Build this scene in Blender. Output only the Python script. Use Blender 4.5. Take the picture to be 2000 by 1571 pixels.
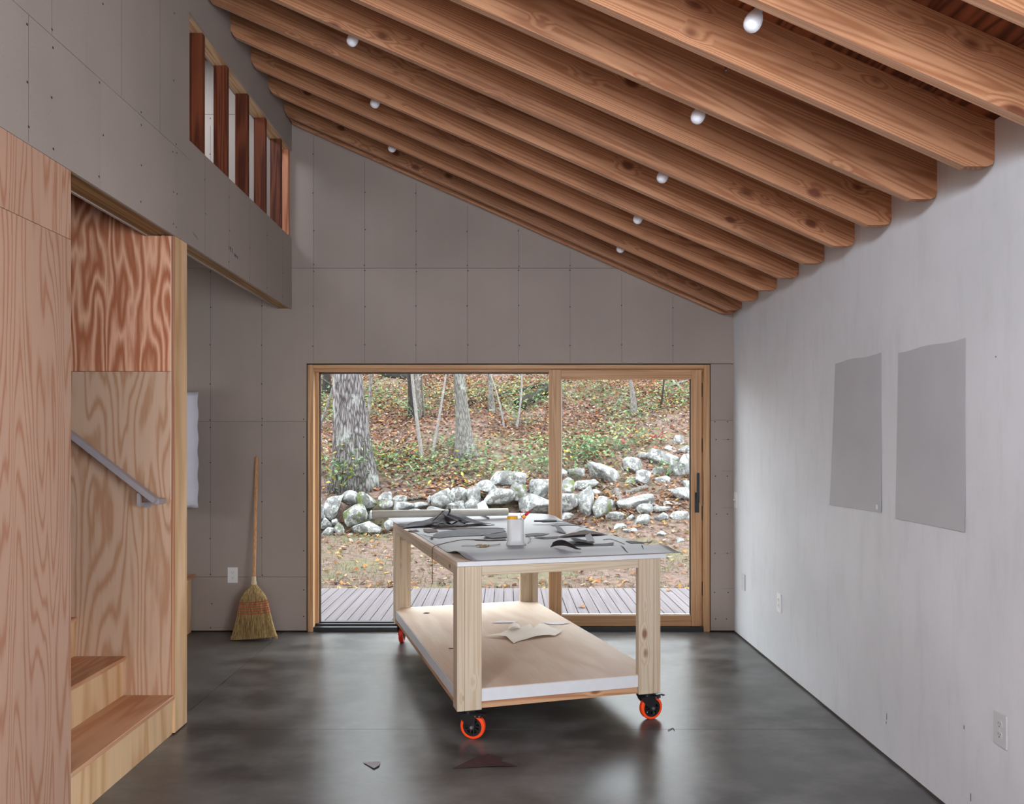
import bpy, bmesh, math, random
import numpy as np
from mathutils import Vector, Matrix, noise

for o in list(bpy.data.objects):
    bpy.data.objects.remove(o, do_unlink=True)
scene = bpy.context.scene
COL = scene.collection
R = random.Random(7)
NR = np.random.RandomState(11)

# ------------------------------------------------------------------ camera
F_PX, VX, VY, CAM_H = 1595.0, 989.0, 867.0, 1.487
cam_d = bpy.data.cameras.new('camera')
cam_d.sensor_width = 36.0
cam_d.sensor_fit = 'HORIZONTAL'
cam_d.lens = 36.0 * F_PX / 2000.0
cam_d.shift_x = (1000.0 - VX) / 2000.0
cam_d.shift_y = (VY - 785.5) / 2000.0
cam_d.clip_start = 0.05
cam_d.clip_end = 300
cam = bpy.data.objects.new('camera', cam_d)
COL.objects.link(cam)
cam.location = (0, 0, CAM_H)
cam.rotation_euler = (math.pi / 2, 0, 0)
scene.camera = cam

# ------------------------------------------------------------------ sky, light
world = bpy.data.worlds.new('overcast_sky')
scene.world = world
world.use_nodes = True
bg = world.node_tree.nodes['Background']
bg.inputs['Color'].default_value = (0.90, 0.95, 1.0, 1)
bg.inputs['Strength'].default_value = 7.0

def area(name, loc, rot, sx, sy, power, color=(1, 1, 1)):
    d = bpy.data.lights.new(name, 'AREA')
    d.shape = 'RECTANGLE'
    d.size, d.size_y, d.energy, d.color = sx, sy, power, color
    o = bpy.data.objects.new(name, d)
    COL.objects.link(o)
    o.location, o.rotation_euler = loc, rot
    return o

H = math.pi / 2
XR_L = 1.798
# added fill lamps inside two made-up windows, and one under the closed loft roof
# (the assumed window behind the camera is an opening to the sky)
area('added_fill_right', (XR_L + 0.02, -0.7, 1.5), (0, H, 0), 1.8, 3.1, 180, (0.78, 0.88, 1.0))  # lamp added to brighten the left wall, its window is made up
area('added_fill_high_left', (-1.712, -0.9, 3.50), (0, -H, 0), 0.7, 2.9, 310, (0.76, 0.87, 1.0))  # lamp added to brighten the upper right wall, no daylight behind it
area('added_fill_loft', (-2.75, 5.65, 4.35), (math.radians(14), 0, 0), 0.7, 0.7, 24, (0.80, 0.90, 1.0))  # lamp added to brighten the loft, under a closed roof with no skylight

scene.view_settings.view_transform = 'Standard'
scene.view_settings.look = 'None'
scene.view_settings.exposure = 0.0
scene.view_settings.gamma = 1.0
scene.view_settings.use_curve_mapping = False

# ------------------------------------------------------------------ helpers
def pix(px, py, Y):
    return Vector(((px - VX) * Y / F_PX, Y, CAM_H - (py - VY) * Y / F_PX))

def pixz(px, py, Z):
    Y = F_PX * (CAM_H - Z) / (py - VY)
    return Vector(((px - VX) * Y / F_PX, Y, Z))

def mesh_obj(name, V, F, mat, parent=None, smooth=False, loc=None):
    me = bpy.data.meshes.new(name)
    me.from_pydata([tuple(v) for v in V], [], F)
    me.update()
    if smooth:
        me.polygons.foreach_set('use_smooth', [True] * len(me.polygons))
    if mat is not None:
        me.materials.append(mat)
    o = bpy.data.objects.new(name, me)
    COL.objects.link(o)
    if parent is not None:
        o.parent = parent
    if loc is not None:
        o.location = loc
    return o

def empty(name, loc=(0, 0, 0), rz=0.0, parent=None):
    o = bpy.data.objects.new(name, None)
    COL.objects.link(o)
    o.empty_display_size = 0.1
    o.location = loc
    o.rotation_euler = (0, 0, rz)
    if parent is not None:
        o.parent = parent
    return o

def tag(o, label=None, cat=None, group=None, kind=None):
    if label: o['label'] = label
    if cat: o['category'] = cat
    if group: o['group'] = group
    if kind: o['kind'] = kind
    return o

BOXF = [(0, 3, 2, 1), (4, 5, 6, 7), (0, 1, 5, 4), (1, 2, 6, 5), (2, 3, 7, 6), (3, 0, 4, 7)]
def boxv(x0, x1, y0, y1, z0, z1):
    return [(x0, y0, z0), (x1, y0, z0), (x1, y1, z0), (x0, y1, z0),
            (x0, y0, z1), (x1, y0, z1), (x1, y1, z1), (x0, y1, z1)]

def merge(*parts):
    V, F = [], []
    for v, f in parts:
        n = len(V)
        V += [tuple(p) for p in v]
        F += [tuple(i + n for i in q) for q in f]
    return V, F

def bx(x0, x1, y0, y1, z0, z1):
    return boxv(x0, x1, y0, y1, z0, z1), BOXF

def bevel_mesh(o, w, seg=1):
    bm = bmesh.new()
    bm.from_mesh(o.data)
    bmesh.ops.bevel(bm, geom=list(bm.edges), offset=w, segments=seg, affect='EDGES', clamp_overlap=True)
    bm.to_mesh(o.data)
    bm.free()
    o.data.update()
    return o

def box(name, x0, x1, y0, y1, z0, z1, mat, parent=None, bev=0.0, centre=False):
    """a box; V in the parent's coordinates. centre=True puts the object's origin at the box centre"""
    loc = None
    if centre:
        loc = ((x0 + x1) / 2, (y0 + y1) / 2, (z0 + z1) / 2)
        x0, x1, y0, y1, z0, z1 = x0 - loc[0], x1 - loc[0], y0 - loc[1], y1 - loc[1], z0 - loc[2], z1 - loc[2]
    v, f = bx(x0, x1, y0, y1, z0, z1)
    o = mesh_obj(name, v, f, mat, parent, loc=loc)
    if bev: bevel_mesh(o, bev)
    return o

def prism(poly, axis, a, b):
    """extrude a 2D polygon along an axis from a to b. axis 'Y': poly (x,z); 'X': poly (y,z); 'Z': poly (x,y)"""
    n = len(poly)
    def p3(p, t):
        if axis == 'Y': return (p[0], t, p[1])
        if axis == 'X': return (t, p[0], p[1])
        return (p[0], p[1], t)
    V = [p3(p, a) for p in poly] + [p3(p, b) for p in poly]
    F = [tuple(range(n - 1, -1, -1)), tuple(range(n, 2 * n))]
    F += [(i, (i + 1) % n, n + (i + 1) % n, n + i) for i in range(n)]
    return V, F

def fix_normals(o):
    bm = bmesh.new()
    bm.from_mesh(o.data)
    bmesh.ops.recalc_face_normals(bm, faces=list(bm.faces))
    bm.to_mesh(o.data)
    bm.free()

def cyl(p0, p1, r0, r1=None, n=16, caps=True):
    r1 = r0 if r1 is None else r1
    p0, p1 = Vector(p0), Vector(p1)
    d = (p1 - p0).normalized()
    a = d.orthogonal().normalized()
    b = d.cross(a)
    V = []
    for p, r in ((p0, r0), (p1, r1)):
        for i in range(n):
            t = 2 * math.pi * i / n
            V.append(p + (a * math.cos(t) + b * math.sin(t)) * r)
    F = [(i, (i + 1) % n, n + (i + 1) % n, n + i) for i in range(n)]
    if caps:
        F += [tuple(range(n - 1, -1, -1)), tuple(range(n, 2 * n))]
    return V, F

def tube(path, radii, n=8, caps=True):
    P = [Vector(p) for p in path]
    if not hasattr(radii, '__len__'): radii = [radii] * len(P)
    V, F = [], []
    a = None
    for k, p in enumerate(P):
        d = (P[min(k + 1, len(P) - 1)] - P[max(k - 1, 0)]).normalized()
        if a is None: a = d.orthogonal().normalized()
        a = (a - d * a.dot(d)).normalized()
        b = d.cross(a)
        for i in range(n):
            t = 2 * math.pi * i / n
            V.append(p + (a * math.cos(t) + b * math.sin(t)) * radii[k])
    for k in range(len(P) - 1):
        for i in range(n):
            j = (i + 1) % n
            F.append((k * n + i, k * n + j, (k + 1) * n + j, (k + 1) * n + i))
    if caps:
        F += [tuple(range(n - 1, -1, -1)), tuple((len(P) - 1) * n + i for i in range(n))]
    return V, F

def lathe(profile, origin, axis, n=24):
    """profile: list of (r, h) along the axis from origin"""
    o, d = Vector(origin), Vector(axis).normalized()
    a = d.orthogonal().normalized()
    b = d.cross(a)
    V, F = [], []
    for r, h in profile:
        for i in range(n):
            t = 2 * math.pi * i / n
            V.append(o + d * h + (a * math.cos(t) + b * math.sin(t)) * max(r, 1e-5))
    for k in range(len(profile) - 1):
        for i in range(n):
            j = (i + 1) % n
            F.append((k * n + i, k * n + j, (k + 1) * n + j, (k + 1) * n + i))
    F += [tuple(range(n - 1, -1, -1)), tuple((len(profile) - 1) * n + i for i in range(n))]
    return V, F

def catmull(pts, sub=6):
    P = [Vector(p) for p in pts]
    out = []
    for i in range(len(P) - 1):
        p0, p1, p2, p3 = P[max(i - 1, 0)], P[i], P[i + 1], P[min(i + 2, len(P) - 1)]
        for s in range(sub):
            t = s / sub
            out.append(0.5 * ((2 * p1) + (p2 - p0) * t + (2 * p0 - 5 * p1 + 4 * p2 - p3) * t * t + (3 * p1 - p0 - 3 * p2 + p3) * t ** 3))
    out.append(P[-1])
    return out

def clip_poly(poly, f):
    """keep the side f(p) >= 0 of a 2D polygon (f linear)"""
    out = []
    n = len(poly)
    for i in range(n):
        a, b = poly[i], poly[(i + 1) % n]
        fa, fb = f(a), f(b)
        if fa >= 0: out.append(a)
        if (fa >= 0) != (fb >= 0):
            t = fa / (fa - fb)
            out.append((a[0] + (b[0] - a[0]) * t, a[1] + (b[1] - a[1]) * t))
    return out

# ------------------------------------------------------------------ materials
def new_mat(name):
    m = bpy.data.materials.new(name)
    m.use_nodes = True
    nt = m.node_tree
    for n in list(nt.nodes): nt.nodes.remove(n)
    out = nt.nodes.new('ShaderNodeOutputMaterial')
    return m, nt, out

def nd(nt, typ, **kw):
    n = nt.nodes.new(typ)
    for k, v in kw.items():
        if k.startswith('_'):
            setattr(n, k[1:], v)
            continue
        key = k.replace('__', ' ')
        sock = n.inputs[int(key[1:])] if key[0] == 'i' and key[1:].isdigit() else n.inputs[key]
        if isinstance(v, bpy.types.NodeSocket): nt.links.new(v, sock)
        else: sock.default_value = v
    return n

def math_n(nt, op, a, b=None, c=None, clamp=False):
    n = nt.nodes.new('ShaderNodeMath')
    n.operation = op
    n.use_clamp = clamp
    for i, v in enumerate((a, b, c)):
        if v is None: continue
        if isinstance(v, bpy.types.NodeSocket): nt.links.new(v, n.inputs[i])
        else: n.inputs[i].default_value = v
    return n.outputs[0]

def mixc(nt, fac, a, b, blend='MIX'):
    n = nt.nodes.new('ShaderNodeMix')
    n.data_type = 'RGBA'
    n.blend_type = blend
    n.clamp_factor = True
    for sock, v in ((n.inputs[0], fac), (n.inputs[6], a), (n.inputs[7], b)):
        if isinstance(v, bpy.types.NodeSocket): nt.links.new(v, sock)
        elif isinstance(v, (int, float)): sock.default_value = v
        else: sock.default_value = (*v[:3], 1)
    return n.outputs[2]

def maprange(nt, v, a, b, c=0.0, d=1.0):
    n = nt.nodes.new('ShaderNodeMapRange')
    nt.links.new(v, n.inputs[0])
    for i, x in enumerate((a, b, c, d)): n.inputs[i + 1].default_value = x
    return n.outputs[0]

def srgb(r, g, b):
    def c(x):
        x /= 255.0
        return x / 12.92 if x <= 0.04045 else ((x + 0.055) / 1.055) ** 2.4
    return (c(r), c(g), c(b))

EX = 0.5
def es(r, g, b):
    return tuple(x * EX for x in srgb(r, g, b))

def bsdf(nt, out, color, rough=0.6, spec=0.5, metal=0.0, bump=None, bstr=0.2, bdist=0.01, **extra):
    p = nt.nodes.new('ShaderNodeBsdfPrincipled')
    for key, v in (('Base Color', color), ('Roughness', rough), ('Metallic', metal), ('Specular IOR Level', spec)):
        if isinstance(v, bpy.types.NodeSocket): nt.links.new(v, p.inputs[key])
        elif key == 'Base Color': p.inputs[key].default_value = (*v[:3], 1)
        else: p.inputs[key].default_value = v
    for k, v in extra.items(): p.inputs[k.replace('__', ' ')].default_value = v
    if bump is not None:
        b = nt.nodes.new('ShaderNodeBump')
        b.inputs['Strength'].default_value = bstr
        b.inputs['Distance'].default_value = bdist
        nt.links.new(bump, b.inputs['Height'])
        nt.links.new(b.outputs[0], p.inputs['Normal'])
    nt.links.new(p.outputs[0], out.inputs['Surface'])
    return p

def plain(name, color, rough=0.6, metal=0.0, spec=0.5, mott=0.0, scale=20.0):
    m, nt, out = new_mat(name)
    if mott:
        tc = nd(nt, 'ShaderNodeTexCoord')
        n = nd(nt, 'ShaderNodeTexNoise', Vector=tc.outputs['Object'], Scale=scale, Detail=4.0)
        c = mixc(nt, maprange(nt, n.outputs[0], 0.3, 0.7), tuple(x * (1 - mott) for x in color), tuple(min(1, x * (1 + mott)) for x in color))
    else:
        c = color
    bsdf(nt, out, c, rough, spec, metal)
    return m

def wood(name, light, dark, axis='X', k=7.0, cs=7.0, ls=0.7, line=2.2, knot=0.0, kscale=3.0, kcol=(0.10, 0.03, 0.012),
         rough=0.6, vary=0.18, stain=None, stain_amt=0.0, spec=0.35, fibre=0.25, jag=0.0, kring=0.10):
    """grain lines run along `axis` (object coordinates); every object gets its own piece of the figure"""
    m, nt, out = new_mat(name)
    tc = nd(nt, 'ShaderNodeTexCoord')
    oi = nd(nt, 'ShaderNodeObjectInfo')
    offs = nd(nt, 'ShaderNodeVectorMath', _operation='SCALE')
    comb = nd(nt, 'ShaderNodeCombineXYZ', X=oi.outputs['Random'], Y=math_n(nt, 'FRACT', math_n(nt, 'MULTIPLY', oi.outputs['Random'], 17.31)), Z=math_n(nt, 'FRACT', math_n(nt, 'MULTIPLY', oi.outputs['Random'], 53.7)))
    nt.links.new(comb.outputs[0], offs.inputs[0])
    offs.inputs['Scale'].default_value = 37.0
    pos = nd(nt, 'ShaderNodeVectorMath', _operation='ADD')
    nt.links.new(tc.outputs['Object'], pos.inputs[0])
    nt.links.new(offs.outputs[0], pos.inputs[1])
    def mp(along, across):
        s = [across] * 3
        s['XYZ'.index(axis)] = along
        return nd(nt, 'ShaderNodeMapping', Vector=pos.outputs[0], Scale=tuple(s)).outputs[0]
    n1 = nd(nt, 'ShaderNodeTexNoise', Vector=mp(ls, cs), Scale=1.0, Detail=2.0, Roughness=0.45, Distortion=0.25).outputs[0]
    field = n1
    if jag:
        jn = nd(nt, 'ShaderNodeTexNoise', Vector=mp(6.0, 60.0), Scale=1.0, Detail=3.0, Roughness=0.6).outputs[0]
        field = math_n(nt, 'MULTIPLY_ADD', jn, jag, n1)
        n1 = field
    kmask = None
    if knot > 0:
        vor = nd(nt, 'ShaderNodeTexVoronoi', Vector=mp(kscale * 0.55, kscale), Scale=1.0)
        d = vor.outputs['Distance']
        sep = nd(nt, 'ShaderNodeSeparateColor', Color=vor.outputs['Color'])
        sel = math_n(nt, 'LESS_THAN', sep.outputs[0], knot)
        size = maprange(nt, sep.outputs[1], 0.0, 1.0, 0.10, 0.24)
        kd = math_n(nt, 'DIVIDE', d, size)
        near = math_n(nt, 'MULTIPLY', sel, maprange(nt, kd, 0.6, 2.2, 1.0, 0.0))
        field = math_n(nt, 'ADD', n1, math_n(nt, 'MULTIPLY', near, kring))
        kmask = math_n(nt, 'MULTIPLY', sel, maprange(nt, kd, 0.55, 1.15, 1.0, 0.0))
    s = math_n(nt, 'SINE', math_n(nt, 'MULTIPLY', field, k * 2 * math.pi))
    s = math_n(nt, 'MULTIPLY_ADD', s, 0.5, 0.5)
    s = math_n(nt, 'POWER', s, line)
    fib = nd(nt, 'ShaderNodeTexNoise', Vector=mp(4.0, 220.0), Scale=1.0, Detail=3.0).outputs[0]
    slow = nd(nt, 'ShaderNodeTexNoise', Vector=mp(0.5, 2.2), Scale=1.0, Detail=2.0).outputs[0]
    c = mixc(nt, s, light, dark)
    c = mixc(nt, maprange(nt, fib, 0.35, 0.75, 0.0, fibre), c, tuple(x * 0.6 for x in dark))
    if stain is not None:
        st = nd(nt, 'ShaderNodeTexNoise', Vector=mp(0.8, 4.0), Scale=1.0, Detail=5.0, Roughness=0.65).outputs[0]
        c = mixc(nt, maprange(nt, st, 0.52, 0.72, 0.0, stain_amt), c, stain)
    if kmask is not None:
        c = mixc(nt, math_n(nt, 'MULTIPLY', kmask, 0.85), c, kcol)
    hsv = nd(nt, 'ShaderNodeHueSaturation', Color=c)
    v = math_n(nt, 'ADD', maprange(nt, slow, 0.3, 0.7, 1 - vary, 1 + vary), maprange(nt, oi.outputs['Random'], 0, 1, -vary * 0.6, vary * 0.6))
    nt.links.new(v, hsv.inputs['Value'])
    bsdf(nt, out, hsv.outputs[0], rough, spec, bump=math_n(nt, 'ADD', math_n(nt, 'MULTIPLY', fib, 0.5), math_n(nt, 'MULTIPLY', s, -0.4)), bstr=0.12, bdist=0.004)
    return m

FIR_L, FIR_D = srgb(192, 138, 101), srgb(160, 104, 70)
M = {}
M['fir_x'] = wood('fir_rafter', FIR_L, FIR_D, 'X', k=34, cs=7, ls=0.14, line=1.6, knot=0.42, kscale=8.0, rough=0.6, vary=0.14, jag=0.012, kring=0.05,
                  stain=srgb(104, 66, 46), stain_amt=0.6, kcol=srgb(96, 46, 28))
M['fir_edge'] = wood('fir_rafter_pale_edge', srgb(204, 160, 130), srgb(184, 136, 104), 'X', k=20, cs=9, ls=0.14, line=1.5, rough=0.6, vary=0.12)  # paler wood for the rafters' bottom faces
M['fir_z'] = wood('fir_stud', srgb(135, 72, 45), srgb(92, 42, 24), 'Z', k=9, cs=9, ls=0.6, line=1.6, knot=0.2, kscale=4, rough=0.6, vary=0.2,
                  stain=srgb(60, 34, 22), stain_amt=0.5)
M['fir_new_z'] = wood('fir_stud_fresh', srgb(205, 138, 104), srgb(160, 92, 62), 'Z', k=10, cs=10, ls=0.5)
M['sheathing'] = wood('roof_sheathing', srgb(150, 86, 54), srgb(88, 44, 26), 'Y', k=8, cs=9, ls=0.8, line=1.3, knot=0.25, kscale=4, vary=0.2,
                      stain=srgb(60, 38, 26), stain_amt=0.5)
M['ply'] = wood('fir_plywood', srgb(184, 146, 124), srgb(164, 115, 89), 'Z', k=24, cs=4.2, ls=0.36, line=4.0, jag=0.02, rough=0.55, vary=0.06, fibre=0.12)
M['ply_red'] = wood('fir_plywood_red', srgb(232, 178, 146), srgb(176, 106, 72), 'Z', k=12, cs=5.5, ls=1.0, line=0.8, jag=0.05, rough=0.55, vary=0.08, fibre=0.12)
M['ply_pale'] = wood('fir_plywood_pale', srgb(206, 172, 146), srgb(184, 140, 108), 'Z', k=15, cs=4.6, ls=0.6, line=2.6, jag=0.03, rough=0.55, vary=0.06, fibre=0.12)
M['ply_y'] = wood('plywood_tread', srgb(212, 162, 124), srgb(194, 138, 100), 'Y', k=8, cs=5, ls=0.5, line=1.6, rough=0.45, vary=0.06)
M['ply_riser'] = wood('plywood_riser', srgb(226, 188, 146), srgb(204, 158, 112), 'Z', k=6, cs=4, ls=0.6, line=1.7, rough=0.55, vary=0.06)
M['ply_edge'] = wood('plywood_edge', srgb(205, 155, 118), srgb(150, 95, 66), 'Z', k=4, cs=160, ls=0.5, line=1.0, vary=0.05)
M['lvl'] = wood('laminated_beam', srgb(168, 128, 80), srgb(120, 86, 50), 'Y', k=5, cs=40, ls=0.5, line=1.2, vary=0.12)
M['plate'] = wood('pale_pine_y', srgb(214, 180, 140), srgb(186, 140, 100), 'Y', k=8, cs=12, ls=0.6)
M['door_z'] = wood('door_fir_z', srgb(205, 164, 122), srgb(184, 138, 96), 'Z', k=7, cs=24, ls=0.35, line=1.4, vary=0.06, rough=0.45)
M['door_x'] = wood('door_fir_x', srgb(203, 160, 118), srgb(182, 134, 92), 'X', k=7, cs=24, ls=0.35, line=1.4, vary=0.06, rough=0.45)
PINE_L, PINE_D, PK = srgb(202, 186, 163), srgb(190, 168, 140), srgb(122, 74, 44)
M['pine_x'] = wood('pine_x', PINE_L, PINE_D, 'X', k=12, cs=14, ls=0.3, line=1.6, knot=0.35, kscale=13, kcol=PK, vary=0.05, fibre=0.1)
M['pine_y'] = wood('pine_y', PINE_L, PINE_D, 'Y', k=12, cs=14, ls=0.3, line=1.6, knot=0.35, kscale=13, kcol=PK, vary=0.05, fibre=0.1)
M['pine_z'] = wood('pine_z', PINE_L, PINE_D, 'Z', k=12, cs=14, ls=0.3, line=1.6, knot=0.4, kscale=13, kcol=PK, vary=0.05, fibre=0.1)
M['cleat_x'] = wood('reddish_pine_x', srgb(205, 160, 122), srgb(176, 122, 84), 'X', k=7, cs=14, ls=0.6, knot=0.2, kscale=7, kcol=PK, vary=0.06)
M['cleat_y'] = wood('reddish_pine_y', srgb(205, 160, 122), srgb(176, 122, 84), 'Y', k=7, cs=14, ls=0.6, knot=0.2, kscale=7, kcol=PK, vary=0.06)
M['shelf_ply'] = wood('birch_shelf', srgb(228, 208, 188), srgb(216, 190, 166), 'Y', k=4, cs=3, ls=0.8, line=1.2, vary=0.06, rough=0.6)
M['decking'] = wood('weathered_decking', es(140, 129, 132), es(124, 112, 115), 'Y', k=5, cs=26, ls=0.4, line=1.2, vary=0.08, fibre=0.1, rough=0.75)
M['broom_wood'] = wood('broom_handle_wood', srgb(206, 156, 108), srgb(184, 128, 82), 'Z', k=5, cs=40, ls=0.5, vary=0.05)
M['white_edge'] = plain('white_laminate_edge', srgb(214, 214, 216), 0.5, mott=0.03)
M['black_metal'] = plain('black_metal', (0.012, 0.012, 0.013), 0.38)
M['black_frame'] = plain('black_aluminium', (0.014, 0.014, 0.015), 0.45)
M['orange'] = plain('orange_polyurethane', srgb(255, 78, 26), 0.35)
M['red_tire'] = plain('red_polyurethane', srgb(226, 42, 22), 0.35)
M['steel'] = plain('bright_steel', (0.72, 0.72, 0.72), 0.25, metal=1.0)
M['rail_paint'] = plain('grey_rail_paint', srgb(158, 150, 152), 0.45)
M['white_plastic'] = plain('white_plastic', srgb(228, 226, 224), 0.35)
M['grey_plastic'] = plain('painted_plate', srgb(196, 196, 196), 0.45)
M['dark_slot'] = plain('dark_slot', (0.03, 0.03, 0.03), 0.6)
M['screw'] = plain('black_screw', (0.02, 0.02, 0.02), 0.5)
M['pencil'] = plain('pencil_line', srgb(92, 86, 80), 0.8)
M['ink'] = plain('black_ink', (0.02, 0.02, 0.02), 0.7)
M['seam'] = plain('dark_gap', srgb(70, 60, 52), 0.9)
M['bulb'] = plain('white_bulb_glass', srgb(238, 238, 244), 0.18)
M['porcelain'] = plain('white_porcelain', srgb(226, 226, 230), 0.3)
M['gyp_edge'] = plain('gypsum_core', srgb(200, 196, 200), 0.9)

def gypsum(name, col):
    m, nt, out = new_mat(name)
    tc = nd(nt, 'ShaderNodeTexCoord')
    g = tc.outputs['Object']
    oi = nd(nt, 'ShaderNodeObjectInfo')
    a = nd(nt, 'ShaderNodeTexNoise', Vector=g, Scale=1.3, Detail=3.0).outputs[0]
    b = nd(nt, 'ShaderNodeTexNoise', Vector=g, Scale=260.0, Detail=2.0).outputs[0]
    sp = nd(nt, 'ShaderNodeTexVoronoi', Vector=g, Scale=55.0)
    sc = nd(nt, 'ShaderNodeSeparateColor', Color=sp.outputs['Color'])
    spot = math_n(nt, 'MULTIPLY', math_n(nt, 'LESS_THAN', sc.outputs[0], 0.16), maprange(nt, sp.outputs['Distance'], 0.06, 0.13, 1.0, 0.0))
    streak = nd(nt, 'ShaderNodeTexNoise', Vector=nd(nt, 'ShaderNodeMapping', Vector=g, Scale=(14, 14, 0.5)).outputs[0], Scale=1.0, Detail=3.0).outputs[0]
    c = mixc(nt, maprange(nt, a, 0.35, 0.65), tuple(x * 0.93 for x in col), tuple(x * 1.06 for x in col))
    c = mixc(nt, maprange(nt, b, 0.3, 0.7, 0.0, 0.16), c, tuple(x * 0.7 for x in col))
    c = mixc(nt, maprange(nt, streak, 0.4, 0.75, 0.0, 0.12), c, tuple(x * 0.8 for x in col))
    c = mixc(nt, math_n(nt, 'MULTIPLY', spot, 0.55), c, tuple(x * 0.35 for x in col))
    h = nd(nt, 'ShaderNodeHueSaturation', Color=c)
    nt.links.new(maprange(nt, oi.outputs['Random'], 0, 1, 0.96, 1.04), h.inputs['Value'])
    bsdf(nt, out, h.outputs[0], 0.75, 0.3, bump=b, bstr=0.08, bdist=0.002)
    return m
M['gyp'] = gypsum('gypsum_board_paper', srgb(162, 148, 139))

def plaster():
    m, nt, out = new_mat('skim_coat_plaster')
    tc = nd(nt, 'ShaderNodeTexCoord')
    g = tc.outputs['Object']
    a = nd(nt, 'ShaderNodeTexNoise', Vector=g, Scale=1.1, Detail=5.0, Roughness=0.6).outputs[0]
    b = nd(nt, 'ShaderNodeTexNoise', Vector=nd(nt, 'ShaderNodeMapping', Vector=g, Scale=(5, 5, 1.2)).outputs[0], Scale=2.0, Detail=6.0, Roughness=0.65).outputs[0]
    f = nd(nt, 'ShaderNodeTexNoise', Vector=g, Scale=60.0, Detail=3.0).outputs[0]
    c = mixc(nt, maprange(nt, a, 0.3, 0.7), srgb(202, 202, 203), srgb(216, 216, 218))
    c = mixc(nt, maprange(nt, b, 0.5, 0.75, 0.0, 0.5), c, srgb(190, 190, 190))
    bsdf(nt, out, c, 0.5, 0.35, bump=math_n(nt, 'ADD', b, math_n(nt, 'MULTIPLY', f, 0.2)), bstr=0.10, bdist=0.006)
    return m
M['plaster'] = plaster()

def concrete():
    m, nt, out = new_mat('polished_concrete')
    tc = nd(nt, 'ShaderNodeTexCoord')
    g = tc.outputs['Object']
    a = nd(nt, 'ShaderNodeTexNoise', Vector=g, Scale=1.1, Detail=5.0, Roughness=0.58).outputs[0]
    b = nd(nt, 'ShaderNodeTexNoise', Vector=nd(nt, 'ShaderNodeMapping', Vector=g, Scale=(1.0, 1.3, 1)).outputs[0], Scale=3.0, Detail=6.0, Roughness=0.6).outputs[0]
    f = nd(nt, 'ShaderNodeTexNoise', Vector=g, Scale=160.0, Detail=2.0).outputs[0]
    c = mixc(nt, maprange(nt, a, 0.32, 0.68), srgb(46, 43, 41), srgb(88, 85, 82))
    c = mixc(nt, maprange(nt, b, 0.42, 0.66, 0.0, 0.75), c, srgb(114, 112, 110))
    c = mixc(nt, maprange(nt, f, 0.55, 0.8, 0.0, 0.3), c, srgb(48, 46, 44))
    r = maprange(nt, b, 0.3, 0.75, 0.285, 0.35)
    bsdf(nt, out, c, r, 0.5)
    return m
M['concrete'] = concrete()

def glass():
    m, nt, out = new_mat('window_glass')
    fr = nd(nt, 'ShaderNodeFresnel', IOR=1.45)
    t = nd(nt, 'ShaderNodeBsdfTransparent', Color=(0.97, 0.985, 0.98, 1))
    g = nd(nt, 'ShaderNodeBsdfGlossy', Roughness=0.0)
    mx = nd(nt, 'ShaderNodeMixShader')
    nt.links.new(math_n(nt, 'MULTIPLY', fr.outputs[0], 0.06), mx.inputs[0])   # coated, nearly reflection-free glass
    nt.links.new(t.outputs[0], mx.inputs[1])
    nt.links.new(g.outputs[0], mx.inputs[2])
    nt.links.new(mx.outputs[0], out.inputs['Surface'])
    return m
M['glass'] = glass()

def rock(name, moss):
    m, nt, out = new_mat(name)
    tc = nd(nt, 'ShaderNodeTexCoord')
    oi = nd(nt, 'ShaderNodeObjectInfo')
    pos = nd(nt, 'ShaderNodeVectorMath', _operation='ADD')
    nt.links.new(tc.outputs['Object'], pos.inputs[0])
    nt.links.new(oi.outputs['Location'], pos.inputs[1])
    g = pos.outputs[0]
    a = nd(nt, 'ShaderNodeTexNoise', Vector=g, Scale=4.0, Detail=6.0, Roughness=0.65).outputs[0]
    li = nd(nt, 'ShaderNodeTexNoise', Vector=g, Scale=9.0, Detail=7.0, Roughness=0.72).outputs[0]
    mo = nd(nt, 'ShaderNodeTexNoise', Vector=g, Scale=5.5, Detail=6.0, Roughness=0.7).outputs[0]
    f = nd(nt, 'ShaderNodeTexNoise', Vector=g, Scale=55.0, Detail=4.0).outputs[0]
    c = mixc(nt, maprange(nt, a, 0.3, 0.7), es(112, 110, 107), es(176, 174, 173))
    c = mixc(nt, maprange(nt, li, 0.48, 0.58, 0.0, 0.75), c, es(246, 250, 246))
    c = mixc(nt, maprange(nt, f, 0.55, 0.75, 0.0, 0.5), c, es(92, 90, 86))
    if moss > 0:
        c = mixc(nt, maprange(nt, mo, 0.62 - moss * 0.135, 0.69 - moss * 0.135, 0.0, 0.9), c, es(116, 128, 70))
    bsdf(nt, out, c, 0.9, 0.2, bump=math_n(nt, 'ADD', a, math_n(nt, 'MULTIPLY', f, 0.35)), bstr=0.6, bdist=0.05)
    return m
M['rock'] = rock('lichen_stone', 0.05)
M['rock_moss'] = rock('mossy_stone', 0.85)

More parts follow.
